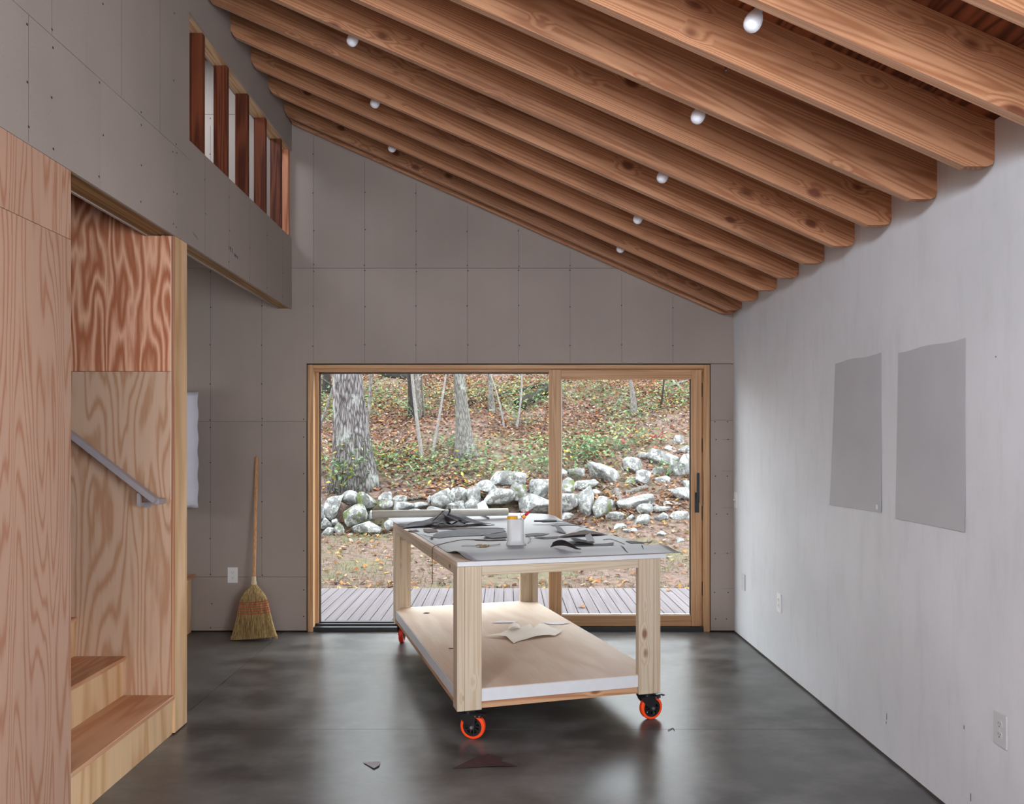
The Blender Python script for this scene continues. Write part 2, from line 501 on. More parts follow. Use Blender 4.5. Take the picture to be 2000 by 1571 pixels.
def bark(name, dark, light, lichen, sc=1.0):
    m, nt, out = new_mat(name)
    tc = nd(nt, 'ShaderNodeTexCoord')
    g = tc.outputs['Object']
    st = nd(nt, 'ShaderNodeMapping', Vector=g, Scale=(16 * sc, 16 * sc, 3.2 * sc)).outputs[0]
    a = nd(nt, 'ShaderNodeTexNoise', Vector=st, Scale=1.6, Detail=5.0, Roughness=0.65).outputs[0]
    v = nd(nt, 'ShaderNodeTexVoronoi', Vector=st, Scale=1.5, _feature='DISTANCE_TO_EDGE').outputs['Distance']
    b = nd(nt, 'ShaderNodeTexNoise', Vector=nd(nt, 'ShaderNodeMapping', Vector=g, Scale=(1, 1, 0.6)).outputs[0], Scale=4.0 * sc, Detail=6.0, Roughness=0.7).outputs[0]
    h = math_n(nt, 'ADD', math_n(nt, 'MULTIPLY', a, 0.7), math_n(nt, 'MINIMUM', v, 0.35))
    c = mixc(nt, maprange(nt, h, 0.35, 0.75), dark, light)
    c = mixc(nt, maprange(nt, b, 0.55, 0.66, 0.0, 0.7), c, lichen)
    bsdf(nt, out, c, 0.95, 0.1, bump=h, bstr=0.8, bdist=0.04)
    return m
M['oak_bark'] = bark('oak_bark', es(80, 73, 72), es(176, 168, 168), es(206, 210, 202))
M['grey_bark'] = bark('grey_bark', es(112, 106, 100), es(178, 172, 166), es(206, 214, 202), 1.6)
M['dark_bark'] = bark('dark_bark', es(58, 52, 50), es(92, 86, 82), es(108, 112, 100), 2.0)
M['birch_bark'] = bark('pale_bark', es(172, 164, 160), es(216, 210, 206), es(226, 226, 218), 3.0)
M['moss_bark'] = bark('mossy_log_bark', es(58, 52, 46), es(98, 88, 80), es(116, 130, 74), 2.0)
M['dead_bark'] = bark('dead_stick_bark', es(132, 122, 116), es(190, 182, 176), es(206, 206, 196), 3.0)

def vcol(name, rough=0.8, transl=0.0):
    m, nt, out = new_mat(name)
    at = nd(nt, 'ShaderNodeAttribute', _attribute_name='leafcol')
    p = bsdf(nt, out, at.outputs['Color'], rough, 0.25)
    if transl:
        t = nd(nt, 'ShaderNodeBsdfTranslucent', Color=at.outputs['Color'])
        mx = nd(nt, 'ShaderNodeMixShader', Fac=transl)
        nt.links.new(p.outputs[0], mx.inputs[1])
        nt.links.new(t.outputs[0], mx.inputs[2])
        nt.links.new(mx.outputs[0], out.inputs['Surface'])
    return m
M['leaf'] = vcol('leaf_colours', 0.7, 0.3)

def soil():
    m, nt, out = new_mat('forest_soil')
    tc = nd(nt, 'ShaderNodeTexCoord')
    g = tc.outputs['Object']
    a = nd(nt, 'ShaderNodeTexNoise', Vector=g, Scale=0.8, Detail=5.0).outputs[0]
    b = nd(nt, 'ShaderNodeTexNoise', Vector=g, Scale=14.0, Detail=7.0, Roughness=0.7).outputs[0]
    c = mixc(nt, maprange(nt, b, 0.35, 0.65), es(120, 98, 88), es(176, 150, 138))
    c = mixc(nt, maprange(nt, a, 0.5, 0.62, 0.0, 0.55), c, es(138, 140, 104))
    bsdf(nt, out, c, 0.95, 0.1, bump=b, bstr=0.8, bdist=0.06)
    return m
M['soil'] = soil()

PAP = {}
def paper(name, col, rough=0.7):
    m, nt, out = new_mat(name)
    tc = nd(nt, 'ShaderNodeTexCoord')
    n = nd(nt, 'ShaderNodeTexNoise', Vector=tc.outputs['Object'], Scale=4.0, Detail=4.0).outputs[0]
    c = mixc(nt, maprange(nt, n, 0.3, 0.7), tuple(x * 0.96 for x in col), tuple(x * 1.03 for x in col))
    bsdf(nt, out, c, rough, 0.25)
    PAP[name] = m
    return m
paper('grey_board', srgb(146, 143, 146), 0.42)
paper('wall_sheet', srgb(180, 179, 180), 0.6)
paper('scrap_grey', srgb(118, 118, 121), 0.85)
paper('scrap_pale', srgb(186, 186, 188), 0.8)
paper('scrap_dark', srgb(66, 60, 62), 0.85)
paper('scrap_brown', srgb(94, 74, 70), 0.85)
paper('black_sheet', srgb(56, 47, 54), 0.75)
paper('black_leather', srgb(38, 31, 30), 0.7)
paper('maroon_scrap', srgb(72, 48, 48), 0.85)
paper('white_paper', srgb(224, 222, 232))
paper('cream_leather', srgb(246, 240, 230), 0.7)
paper('tan_cord', srgb(96, 68, 56))

# ================================================================== THE HOUSE
XR, XL, YB = 1.798, -1.697, 6.46        # right wall, left upper wall, back wall
SL = 0.441
def raft_b(x): return 2.508 + SL * (1.693 - x)
def roof_z(x): return raft_b(x) + 0.217
YF = -3.0                               # wall behind the camera

# ---- floor: slabs divided by saw-cut joints
floor = mesh_obj('floor', *bx(-4.5, XR + 0.14, YF - 0.12, 6.66, -0.2, -0.006), M['seam'])
tag(floor, 'dark polished concrete floor with saw-cut joints', kind='structure')
JX, JY, g = -1.763, 4.25, 0.0016
for (x0, x1, y0, y1) in ((-4.5, JX - g, YF - 0.12, JY - g), (JX + g, XR + 0.14, YF - 0.12, JY - g),
                         (-4.5, JX - g, JY + g, 6.455), (JX + g, XR + 0.14, JY + g, 6.455)):
    mesh_obj('floor_slab', *bx(x0, x1, y0, y1, -0.006, 0.0), M['concrete'], floor)

# ---- ceiling: sheathing with rafters below it
rx = -3.2
poly = [(XR + 0.35, roof_z(XR + 0.35)), (rx, roof_z(rx)), (-4.6, roof_z(rx) - SL * 1.4),
        (-4.6, roof_z(rx) - SL * 1.4 + 0.02), (rx, roof_z(rx) + 0.02), (XR + 0.35, roof_z(XR + 0.35) + 0.02)]
ceiling = mesh_obj('ceiling', *prism(poly, 'Y', YF - 0.2, 6.9), M['sheathing'])
fix_normals(ceiling)
tag(ceiling, 'sloping red-brown plywood roof deck over exposed rafters', kind='structure')
ang = math.atan(SL)
O = Vector((XL, 0, raft_b(XL)))
def rloc(x, z):
    d = Vector((x, 0, z)) - O
    return (d.x * math.cos(ang) - d.z * math.sin(ang), d.x * math.sin(ang) + d.z * math.cos(ang))
prof = [rloc(*p) for p in [(XL, raft_b(XL) + 0.03), (XL + 0.022, raft_b(XL + 0.022) + 0.002), (1.690, 2.5085), (1.768, 2.5085), (1.790, 2.516),
                           (XR, 2.538), (XR, roof_z(XR) - 0.001), (XL, roof_z(XL) - 0.001)]]
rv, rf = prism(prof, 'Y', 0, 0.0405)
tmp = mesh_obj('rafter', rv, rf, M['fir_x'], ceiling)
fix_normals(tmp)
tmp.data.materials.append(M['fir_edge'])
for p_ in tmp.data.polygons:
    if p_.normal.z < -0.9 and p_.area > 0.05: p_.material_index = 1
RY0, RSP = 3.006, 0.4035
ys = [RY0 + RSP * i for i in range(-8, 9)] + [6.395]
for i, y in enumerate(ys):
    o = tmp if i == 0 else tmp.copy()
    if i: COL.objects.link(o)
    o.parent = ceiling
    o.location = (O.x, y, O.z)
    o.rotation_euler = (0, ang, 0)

# ---- back wall: gypsum boards on a core, with the door opening
DX0, DX1, DZ = -1.576, 1.612, 2.118
wall_back = empty('wall_back', (0, YB, 0))
tag(wall_back, 'unpainted grey-brown gypsum board wall around the glass door', kind='structure')
def under_roof(p): return roof_z(p[0]) + 0.0 - p[1]
def wb_panel(poly):
    if max(p[0] for p in poly) > -3.2: poly = clip_poly(poly, under_roof)
    if len(poly) < 3: return
    V, F = prism(poly, 'Y', 0.0, 0.0127)
    fix_normals(mesh_obj('gypsum_panel', V, F, M['gyp'], wall_back))
e = 0.0013
rows = [(0.008, 0.434), (0.434, 1.662), (1.662, 2.876), (2.876, 4.094), (4.094, 5.1)]
LX = -4.4
for (z0, z1) in rows[:2]:
    for (a, b) in ((LX, -2.55), (-2.55, DX0 - 0.004)) if z0 > 0.1 else ((LX, DX0 - 0.004),):
        wb_panel([(a + e, z0 + e), (b - e, z0 + e), (b - e, z1 - e), (a + e, z1 - e)])
# right of the door: two boards
for (z0, z1) in ((0.008, 1.673), (1.673, 2.118)):
    wb_panel([(DX1 + 0.004, z0 + e), (XR - 0.001, z0 + e), (XR - 0.001, z1 - e), (DX1 + 0.004, z1 - e)])
# left, beside and above the door head
wb_panel([(LX, 1.662 + e), (-2.75 - e, 1.662 + e), (-2.75 - e, 2.876 - e), (LX, 2.876 - e)])
wb_panel([(-2.75 + e, 1.662 + e), (DX0 - 0.004, 1.662 + e), (DX0 - 0.004, DZ + 0.004), (-0.308 - e, DZ + 0.004), (-0.308 - e, 2.876 - e), (-2.75 + e, 2.876 - e)])
wb_panel([(-0.308 + e, DZ + 0.004), (XR - 0.001, DZ + 0.004), (XR - 0.001, 2.876 - e), (-0.308 + e, 2.876 - e)])
for (a, b) in ((LX, -1.527), (-1.527, 0.91), (0.91, XR)):
    wb_panel([(a + e, 2.876 + e), (b - e, 2.876 + e), (b - e, 4.094 - e), (a + e, 4.094 - e)])
for (a, b) in ((LX, -2.75), (-2.75, -0.308), (-0.308, XR)):
    wb_panel([(a + e, 4.094 + e), (b - e, 4.094 + e), (b - e, 5.1), (a + e, 5.1)])
core = [clip_poly(p, under_roof) for p in ([(LX, 0), (DX0, 0), (DX0, 4.2), (LX, 4.2)], [(DX0, DZ), (DX1, DZ), (DX1, 4.6), (DX0, 4.6)],
        [(DX1, 0), (XR + 0.13, 0), (XR + 0.13, 2.6), (DX1, 2.6)], [(LX, 4.2), (DX0, 4.2), (DX0, 5.0), (LX, 5.0)])]
o = mesh_obj('wall_core', *merge(*[prism(p, 'Y', 0.0135, 0.16) for p in core]), M['seam'], wall_back)
fix_normals(o)
# pencil lines over the studs and screw heads
L, S = [], []
sx = [(-1.527 - 0.4064 * i) for i in range(6, 0, -1)] + [-1.527 + 0.4064 * i for i in range(0, 9)]
def scr(u, w, y=-0.0006, r=0.0052):
    S.append(cyl((u, y + 0.001, w), (u, y, w), r, n=7))
for x in sx:
    ztop = min(raft_b(x), 4.094) - 0.02
    if x > 1.7: continue
    segs = []
    inside = DX0 < x < DX1
    lo = DZ + 0.01 if inside else 0.44
    if x > DX1: lo = 1.68
    zz = lo
    w = 0.0011
    L.append(bx(x - w, x + w, -0.0003, 0.0005, lo, min(ztop, 4.0)))
    for base in (0.434, 1.662, 2.876):
        for dz in (0.02, 0.30, 0.60, 0.91, 1.19):
            z = base + dz
            if z > lo + 0.01 and z < ztop: scr(x + R.uniform(-.004, .004), z + R.uniform(-.01, .01))
    if not inside and x < DX1:
        scr(x, 0.03); scr(x + .01, 0.22)
for z in (0.10, 0.31, 0.62, 0.93, 1.23, 1.52, 1.66):
    scr(DX1 + 0.045 + R.uniform(-.01, .01), z)
    scr(XR - 0.05 + R.uniform(-.01, .01), z)
    scr(DX0 - 0.028, z + 0.02)
for z in (0.34, 0.62, 0.98, 1.27, 1.52):
    L.append(bx(XR - 0.09, XR - 0.002, -0.0003, 0.0005, z, z + 0.0016))
tag(mesh_obj('pencil_lines', *merge(*L), M['pencil'], wall_back), kind='stuff')
tag(mesh_obj('screw_heads', *merge(*S), M['screw'], wall_back), kind='stuff')

# ---- right wall
RW = (-2.3, 0.9, 0.55, 2.45)             # made-up window in the right wall, cut to hold an added lamp
zt_ = roof_z(XR) + 0.02
wall_right = mesh_obj('wall_right', *merge(bx(XR, XR + 0.13, RW[1], 6.62, 0.012, zt_), bx(XR, XR + 0.13, YF, RW[0], 0.012, zt_),
                                          bx(XR, XR + 0.13, RW[0], RW[1], 0.012, RW[2]), bx(XR, XR + 0.13, RW[0], RW[1], RW[3], zt_)), M['plaster'])
tag(wall_right, 'pale grey skim-coated plaster wall on the right', kind='structure')
baseb = mesh_obj('trim_1', *bx(XR + 0.004, XR + 0.13, YF, 6.46, 0.0, 0.012), M['seam'])
tag(baseb, 'thin dark shadow gap under the plaster wall', kind='structure')
def window(name, loc, y0, y1, z0, z1, x0, x1, label):  # frame and pane for the added windows that hold the fill lamps
    w = empty(name, loc)
    tag(w, label, kind='structure')
    f = 0.05
    for (a, b, c, d) in ((y0, y0 + f, z0, z1), (y1 - f, y1, z0, z1)): box('window_stile', x0, x1, a, b, c, d, M['door_z'], w)
    for (c, d) in ((z0, z0 + f), (z1 - f, z1)): box('window_rail', x0, x1, y0 + f, y1 - f, c, d, M['door_z'], w)
    box('pane', (x0 + x1) / 2 - 0.003, (x0 + x1) / 2 + 0.003, y0 + f, y1 - f, z0 + f, z1 - f, M['glass'], w)
window('added_window_1', (XR, 0, 0), *RW, 0.03, 0.10, 'added wide window around a fill lamp, unseen behind the viewer')
mk = []
for (px, py, h) in ((1732, 1400, .03), (1731, 1412, .012), (1883, 1421, .015), (1896, 1558, .03), (1945, 697, .006)):
    y = F_PX * XR / (px - VX)
    z = CAM_H - (py - VY) * y / F_PX
    mk.append(bx(XR - 0.0006, XR + 0.001, y - 0.003, y + 0.003, z - h / 2, z + h / 2))
tag(mesh_obj('scuff_marks', *merge(*mk), plain('scuff', srgb(120, 112, 108), 0.9), wall_right), kind='stuff')

# ---- left side: upper wall with clerestory opening and header beam
wall_left = empty('wall_left', (XL, 0, 0))
tag(wall_left, 'upper gypsum board wall on the left with an open stud clerestory', kind='structure')
def wl_panel(poly, x0=-0.0137, x1=0.0, mat=None):
    V, F = prism(poly, 'X', x0, x1)
    o = mesh_obj('gypsum_panel', V, F, mat or M['gyp'], wall_left)
    fix_normals(o)
    return o
OY0, OY1, OZ0, OZ1 = 4.373, 6.43, 3.112, 3.803
ZT = roof_z(XL)
def rect(a, b, c, d): return [(a, c), (b, c), (b, d), (a, d)]
HW = (-2.4, 0.6, 3.10, 3.90)  # opening for the made-up high window and its added lamp
wl_panel(rect(HW[1], 3.30 - e, 3.012 + e, ZT))
wl_panel(rect(YF, HW[0], 3.012 + e, ZT))
wl_panel(rect(HW[0], HW[1], 3.012 + e, HW[2]))
wl_panel(rect(HW[0], HW[1], HW[3], ZT))
window('added_window_2', (XL, 0, 0), *HW, -0.09, -0.02, 'added high window around a fill lamp, unseen behind the viewer')
wl_panel(rect(3.30 + e, OY0, 3.012 + e, ZT))
wl_panel(rect(YF, 3.418 - e, 2.552, 3.012 - e))
wl_panel(rect(3.418 + e, 4.183 - e, 2.552, 3.012 - e))
wl_panel([(4.183 + e, 2.552), (YB, 2.552), (YB, OZ0), (OY0 - 0.0, OZ0), (OY0, 3.012 - e), (4.183 + e, 3.012 - e)])
wl_panel(rect(OY0 + 0.0005, YB, OZ1, ZT))
# faces towards the loft
wl_panel(rect(4.345, 6.44, 2.552, OZ0), -0.108, -0.0955)
wl_panel(rect(3.19, 4.178, 2.552, OZ0), -0.153, -0.1405)
wl_panel(rect(3.19, OY0, OZ0 + 0.001, ZT), -0.108, -0.0955)
wl_panel(rect(OY0, 6.44, OZ1, ZT), -0.108, -0.0955)
box('header_beam', -0.140, -0.0145, YF, 4.179, 2.557, 3.07, M['lvl'], wall_left)
box('header_beam', -0.0945, -0.0145, 4.1795, YB - 0.001, 2.557, 3.07, M['lvl'], wall_left)
box('wall_core', -0.0945, -0.0145, HW[1], OY0, 3.072, ZT, M['seam'], wall_left)
box('wall_core', -0.0945, -0.0145, YF, HW[0], 3.072, ZT, M['seam'], wall_left)
box('bottom_plate', -0.0945, -0.0145, OY0, YB - 0.001, 3.072, OZ0 - 0.001, M['plate'], wall_left)
box('top_plate', -0.100, -0.0142, OY0, YB - 0.001, OZ1 + 0.001, OZ1 + 0.04, M['plate'], wall_left)
box('wall_core', -0.0945, -0.0145, OY0, YB - 0.001, OZ1 + 0.042, ZT, M['seam'], wall_left)
for i in range(5):
    box('stud', -0.0965, -0.0145, 4.600 + 0.399 * i, 4.638 + 0.399 * i, OZ0, OZ1, M['fir_z'], wall_left, bev=0.0015, centre=True)
box('stud', -0.0965, -0.0145, 6.418, 6.457, OZ0, OZ1, M['fir_new_z'], wall_left, bev=0.0015, centre=True)
box('hanger_clip', -0.060, -0.045, 4.155, 4.178, 2.548, 2.557, M['steel'], wall_left)
# chalk lines, screws and the pencilled note
L, S = [], []
for y in (3.05, 3.60, 4.00):
    L.append(bx(-0.0005, 0.0003, y - 0.0008, y + 0.0008, 3.015, ZT - 0.05))
for y in (2.9, 4.6, 5.0, 5.4, 5.8, 6.2):
    L.append(bx(-0.0005, 0.0003, y - 0.0008, y + 0.0008, 2.556, 3.01 if y < 4.3 else OZ0 - 0.01))
for y in (2.55, 2.9, 3.05, 3.40, 3.436, 3.8, 4.165, 4.20, 4.6, 5.0, 5.4, 5.8, 6.2):
    for z in (2.60, 2.78, 2.98, 3.04, 3.35, 3.7, 4.0):
        if z > 3.0 and y > 4.3: continue
        if R.random() < 0.25: continue
        yy, zz = y + R.uniform(-.01, .01), z + R.uniform(-.015, .015)
        S.append(cyl((-0.0005, yy, zz), (0.0007, yy, zz), 0.005, n=7))
tag(mesh_obj('pencil_lines', *merge(*L), M['pencil'], wall_left), kind='stuff')
tag(mesh_obj('screw_heads', *merge(*S), M['screw'], wall_left), kind='stuff')
def ribbon(strokes, to3, w=0.0022):
    parts = []
    for st in strokes:
        parts.append(tube([to3(p) for p in st], w, n=4))
    return merge(*parts)
STR = [[(0, .2), (0, 1)], [(.16, 1), (.34, 1), (.3, .55), (.18, .6), (.18, .85)], [(.3, .6), (.28, .05)], [(.46, .85), (.62, .95), (.6, .6), (.46, .1), (.68, .1)],
       [(.9, .3), (.9, -.25), (1.06, -.3), (1.08, .25)], [(1.22, .2), (1.22, -.45)], [(1.22, .1), (1.38, .0), (1.34, -.2), (1.22, -.2)], [(1.52, .2), (1.52, -.5)], [(1.44, -.1), (1.62, -.1)]]
note_y0, note_z0 = 4.995, 2.667
tag(mesh_obj('pencilled_note', *ribbon(STR, lambda p: Vector((0.0004, note_y0 + p[0] * 0.105, note_z0 + p[1] * 0.030)), 0.0015), M['ink'], wall_left), 'small handwritten note in black ink')
tag(mesh_obj('pencilled_note', *ribbon([[(0, 1), (.3, .4), (.5, .7), (.8, 0)], [(.2, .8), (.7, .2)]], lambda p: Vector((0.0004, 4.42 + p[0] * 0.09, 2.635 - .03 + p[1] * 0.03)), 0.001), M['pencil'], wall_left), 'faint pencil scribble')

# ---- plywood wall near the camera, stair enclosure
wall_ply = empty('wall_near', (XL, 0, 0))
tag(wall_ply, 'pinkish fir plywood wall at the left in front of the stairs', kind='structure')
def ply_panel(parent, x0, x1, y0, y1, z0, z1, mat):
    return box('plywood_panel', x0, x1, y0, y1, z0, z1, mat, parent, bev=0.0008, centre=True)
PYE = 3.184
ply_panel(wall_ply, -0.018, 0.0, 1.96, PYE, 0.006, 2.281, M['ply'])
ply_panel(wall_ply, -0.018, 0.0, 1.96, PYE, 2.283, 2.5505, M['ply'])
ply_panel(wall_ply, -0.018, 0.0, YF, 1.958, 0.006, 2.5505, M['ply'])
ply_panel(wall_ply, -2.7, -0.0185, PYE - 0.018, PYE - 0.0005, 0.006, 4.0, M['ply'])
box('wall_core', -2.7, -0.0185, PYE - 0.14, PYE - 0.0185, 0.006, 4.2, M['seam'], wall_ply)
box('wall_core', -0.12, -0.0185, YF, PYE - 0.145, 0.006, 2.55, M['seam'], wall_ply)

wall_stair = empty('wall_stair', (XL, 4.18, 0))
tag(wall_stair, 'fir plywood stair wall with red flame-grained upper sheet', kind='structure')
ply_panel(wall_stair, -2.7, -0.0195, 0.0, 0.018, 0.006, 1.856, M['ply_pale'])
o = mesh_obj('plywood_panel', *prism([(-2.7, 1.858), (-0.0195, 1.858), (-0.0195, 2.551), (-0.16, 2.551), (-0.16, 4.2), (-2.7, 4.2)], 'Y', 0.0, 0.018), M['ply_red'], wall_stair)
fix_normals(o)
ply_panel(wall_stair, -0.018, 0.0, 0.0, 0.160, 0.006, 2.551, M['ply_riser'])
box('panel_edge', -0.0182, -0.0002, -0.0012, -0.0001, 0.20, 2.551, M['ply_edge'], wall_stair)
box('panel_gap', -0.0215, -0.0185, -0.0006, 0.004, 1.2, 2.551, M['white_edge'], wall_stair)
box('wall_core', -2.7, -0.0185, 0.0185, 0.142, 0.006, 2.551, M['seam'], wall_stair)
ply_panel(wall_stair, -2.7, -0.0185, 0.1425, 0.160, 0.006, 2.551, M['ply_pale'])

# ---- rest of the shell: loft floor, outer left wall, wall behind the camera
loft_floor = mesh_obj('floor_loft', *bx(-4.4, XL - 0.109, 4.345, 6.455, 3.03, 3.105), M['gyp'])
tag(loft_floor, 'loft floor and ceiling of the side room', kind='structure')
wall_outer = mesh_obj('wall_outer', *merge(bx(-4.6, -4.4, YF, 4.7, 0, 4.4), bx(-4.6, -4.4, 6.1, 6.62, 0, 4.4), bx(-4.6, -4.4, 4.7, 6.1, 0, 1.2),
                                          bx(-4.6, -4.4, 4.7, 5.2, 1.2, 2.1), bx(-4.6, -4.4, 4.7, 6.1, 2.1, 4.4)), M['gyp'])  # window opening assumed from the light in the side room
tag(wall_outer, 'far side wall with one assumed window opening', kind='structure')
wall_rear = mesh_obj('wall_rear', *merge(bx(-4.6, -1.55, YF - 0.12, YF, 0, 4.4), bx(1.55, XR + 0.13, YF - 0.12, YF, 0, 2.7), bx(-1.55, 1.55, YF - 0.12, YF, 2.2, 4.6),
                                        bx(-1.55, 1.55, YF - 0.12, YF, 0, 0.8)), M['plaster'])  # opening assumed, lets sky light in from behind the camera
tag(wall_rear, 'wall with a wide assumed window opening behind the viewer', kind='structure')

# ---- the glazed sliding door
door = empty('door_1', (0, YB, 0))
tag(door, 'wood framed sliding glass door looking onto the woods', kind='structure')
y0 = -0.012
box('jamb', -1.570, -1.527, y0, 0.17, 0.0, 2.112, M['door_z'], door, bev=0.002)
box('jamb', 1.560, 1.606, y0, 0.17, 0.0, 2.112, M['door_z'], door, bev=0.002)
box('head', -1.527, 1.560, y0, 0.17, 2.080, 2.112, M['door_x'], door, bev=0.002)
box('head_stop', -1.527, 1.560, 0.035, 0.165, 2.060, 2.080, M['door_x'], door, bev=0.001)
box('fixed_stile', -1.527, -1.503, 0.080, 0.150, 0.048, 2.060, M['door_z'], door, bev=0.002)
box('gasket', -1.503, -1.494, 0.100, 0.130, 0.048, 2.060, M['black_frame'], door)
box('gasket', -1.503, 0.44, 0.100, 0.130, 2.050, 2.060, M['black_frame'], door)
box('gasket', -1.503, 0.44, 0.100, 0.130, 0.048, 0.056, M['black_frame'], door)
tag(mesh_obj('sill_track', *merge(bx(-1.560, 1.575, -0.004, 0.060, 0.0, 0.034), bx(-1.560, 1.575, 0.060, 0.190, 0.0, 0.047)), M['black_frame'], door), 'black metal sill track')
box('pane', -1.500, 0.44, 0.112, 0.118, 0.052, 2.054, M['glass'], door)
sash = empty('sliding_sash', (0, 0.030, 0), parent=door)
box('stile', 0.338, 0.436, 0, 0.046, 0.036, 2.076, M['door_z'], sash, bev=0.002)
box('stile', 1.469, 1.553, 0, 0.046, 0.036, 2.076, M['door_z'], sash, bev=0.002)
box('rail', 0.4362, 1.4688, 0.001, 0.045, 2.000, 2.076, M['door_x'], sash, bev=0.002)
box('rail', 0.4362, 1.4688, 0.001, 0.045, 0.036, 0.122, M['door_x'], sash, bev=0.002)
box('glazing_bead', 0.4362, 0.444, 0.012, 0.034, 0.122, 2.000, M['white_plastic'], sash)
box('glazing_bead', 1.461, 1.4688, 0.012, 0.034, 0.122, 2.000, M['black_frame'], sash)
box('glazing_bead', 0.444, 1.461, 0.012, 0.034, 0.122, 0.130, M['white_plastic'], sash)
box('pane', 0.440, 1.465, 0.020, 0.026, 0.126, 1.998, M['glass'], sash)
hv = merge(bx(1.497, 1.530, -0.010, 0.0, 0.940, 1.100), bx(1.507, 1.528, -0.034, -0.024, 1.020, 1.255), bx(1.507, 1.528, -0.025, -0.009, 1.025, 1.06))
hd = mesh_obj('handle', *hv, M['black_metal'], sash)
bevel_mesh(hd, 0.002)
for z in (1.86, 1.42, 0.88, 0.28):
    box('weatherstrip', 1.554, 1.559, -0.004, 0.040, z, z + 0.11, M['black_frame'], sash)

# ---- stairs
stairs = empty('staircase', (XL, 3.684, 0))
tag(stairs, 'fir plywood staircase rising to the left between plywood walls', 'staircase')
for i in range(1, 10):
    xf = -0.2476 * (i - 1)
    t = mesh_obj('tread', *bx(xf - 0.262, xf, -0.498, 0.494, 0.2 * i - 0.020, 0.2 * i), M['ply_y'], stairs)
    bevel_mesh(t, 0.0015)
    mesh_obj('riser', *bx(xf - 0.030, xf - 0.013, -0.498, 0.494, 0.2 * (i - 1) + (0.001 if i == 1 else 0.0005), 0.2 * i - 0.0205), M['ply_riser'], stairs)
# handrail on the stair wall
rail = empty('handrail', (-1.75, 4.08, 1.2))
tag(rail, 'grey painted square metal handrail on the plywood stair wall', 'handrail')
def oblong(p0, p1, w, h, side):
    p0, p1 = Vector(p0), Vector(p1)
    d = (p1 - p0).normalized()
    s = Vector(side).normalized()
    u = d.cross(s).normalized()
    V = []
    for p in (p0, p1):
        for a, b in ((-1, -1), (1, -1), (1, 1), (-1, 1)):
            V.append(p + s * (a * w / 2) + u * (b * h / 2))
    return V, [(0, 3, 2, 1), (4, 5, 6, 7), (0, 1, 5, 4), (1, 2, 6, 5), (2, 3, 7, 6), (3, 0, 4, 7)]
o = mesh_obj('rail_bar', *oblong((0, 0, 0), (-2.2, 0, 2.2 * 0.785), 0.045, 0.028, (0, 1, 0)), M['rail_paint'], rail); fix_normals(o); bevel_mesh(o, 0.002)
o = mesh_obj('rail_return', *bx(-0.022, 0.008, 0.010, 0.0985, -0.018, 0.010), M['rail_paint'], rail); bevel_mesh(o, 0.002)
for k in (0, 1):
    ox, oz = (-0.085, 0.045) if k == 0 else (-1.3, 1.0)
    o = mesh_obj('bracket', *merge(bx(ox - 0.008, ox + 0.008, -0.006, 0.010, oz - 0.07, oz - 0.005), bx(ox - 0.006, ox + 0.006, 0.010, 0.095, oz - 0.07, oz - 0.055),
                                   bx(ox - 0.016, ox + 0.016, 0.092, 0.0985, oz - 0.085, oz - 0.040)), M['rail_paint'], rail)

# ---- bulbs in the rafter bays
nrm = Vector((-math.sin(ang), 0, -math.cos(ang)))
bulbs = [(0.835, 2.77, 'nearest bulb of the right-hand row, high at the top edge of the photo'),
         (0.835, 3.565, 'second nearest bulb of the right-hand row of ceiling bulbs'),
         (0.835, 4.375, 'third nearest bulb of the right-hand row of ceiling bulbs'),
         (0.835, 5.19, 'fourth nearest bulb of the right-hand row of ceiling bulbs'),
         (0.835, 5.975, 'farthest bulb of the right-hand row, near the back wall'),
         (-0.826, 4.375, 'nearest visible bulb of the left-hand row of ceiling bulbs'),
         (-0.836, 5.19, 'middle bulb of the left-hand row of ceiling bulbs'),
         (-0.836, 5.975, 'farthest bulb of the left-hand row, near the back wall')]
first = None
for (x, y, lab) in bulbs:
    top = Vector((x, y, roof_z(x))) - Vector((nrm.x * 0.0, 0, 0))
    cx = x + 0.070
    top = Vector((cx, y, roof_z(cx)))
    if first is None:
        t = empty('ceiling_bulb', top)
        mesh_obj('lamp_holder', *lathe([(0.0, 0.0), (0.057, 0.0), (0.057, 0.012), (0.046, 0.026), (0.026, 0.036), (0.022, 0.094), (0.0, 0.094)], (0, 0, 0), nrm, 28), M['porcelain'], t, True)
        b = mesh_obj('bulb', *lathe([(0.0, 0.092), (0.0140, 0.094), (0.0145, 0.122), (0.0175, 0.132), (0.0240, 0.143), (0.0290, 0.155), (0.0310, 0.169), (0.0290, 0.183), (0.0240, 0.193), (0.0160, 0.1995), (0.0080, 0.2025), (0.0, 0.2035)], (0, 0, 0), nrm, 28), M['bulb'], t, True)
        first = t
    else:
        t = first.copy(); COL.objects.link(t); t.location = top
        for ch in first.children:
            c = ch.copy(); COL.objects.link(c); c.parent = t
    tag(t, 'white ' + lab, 'light bulb', 'bare ceiling bulbs between the rafters')
o = mesh_obj('lag_bolt', *cyl((0, 0, 0), (-0.008, -0.045, -0.055), 0.0045, n=8), M['steel'], None, loc=pix(1416, 122, 3.43))
tag(o, 'short threaded bolt sticking out of a rafter', 'bolt')

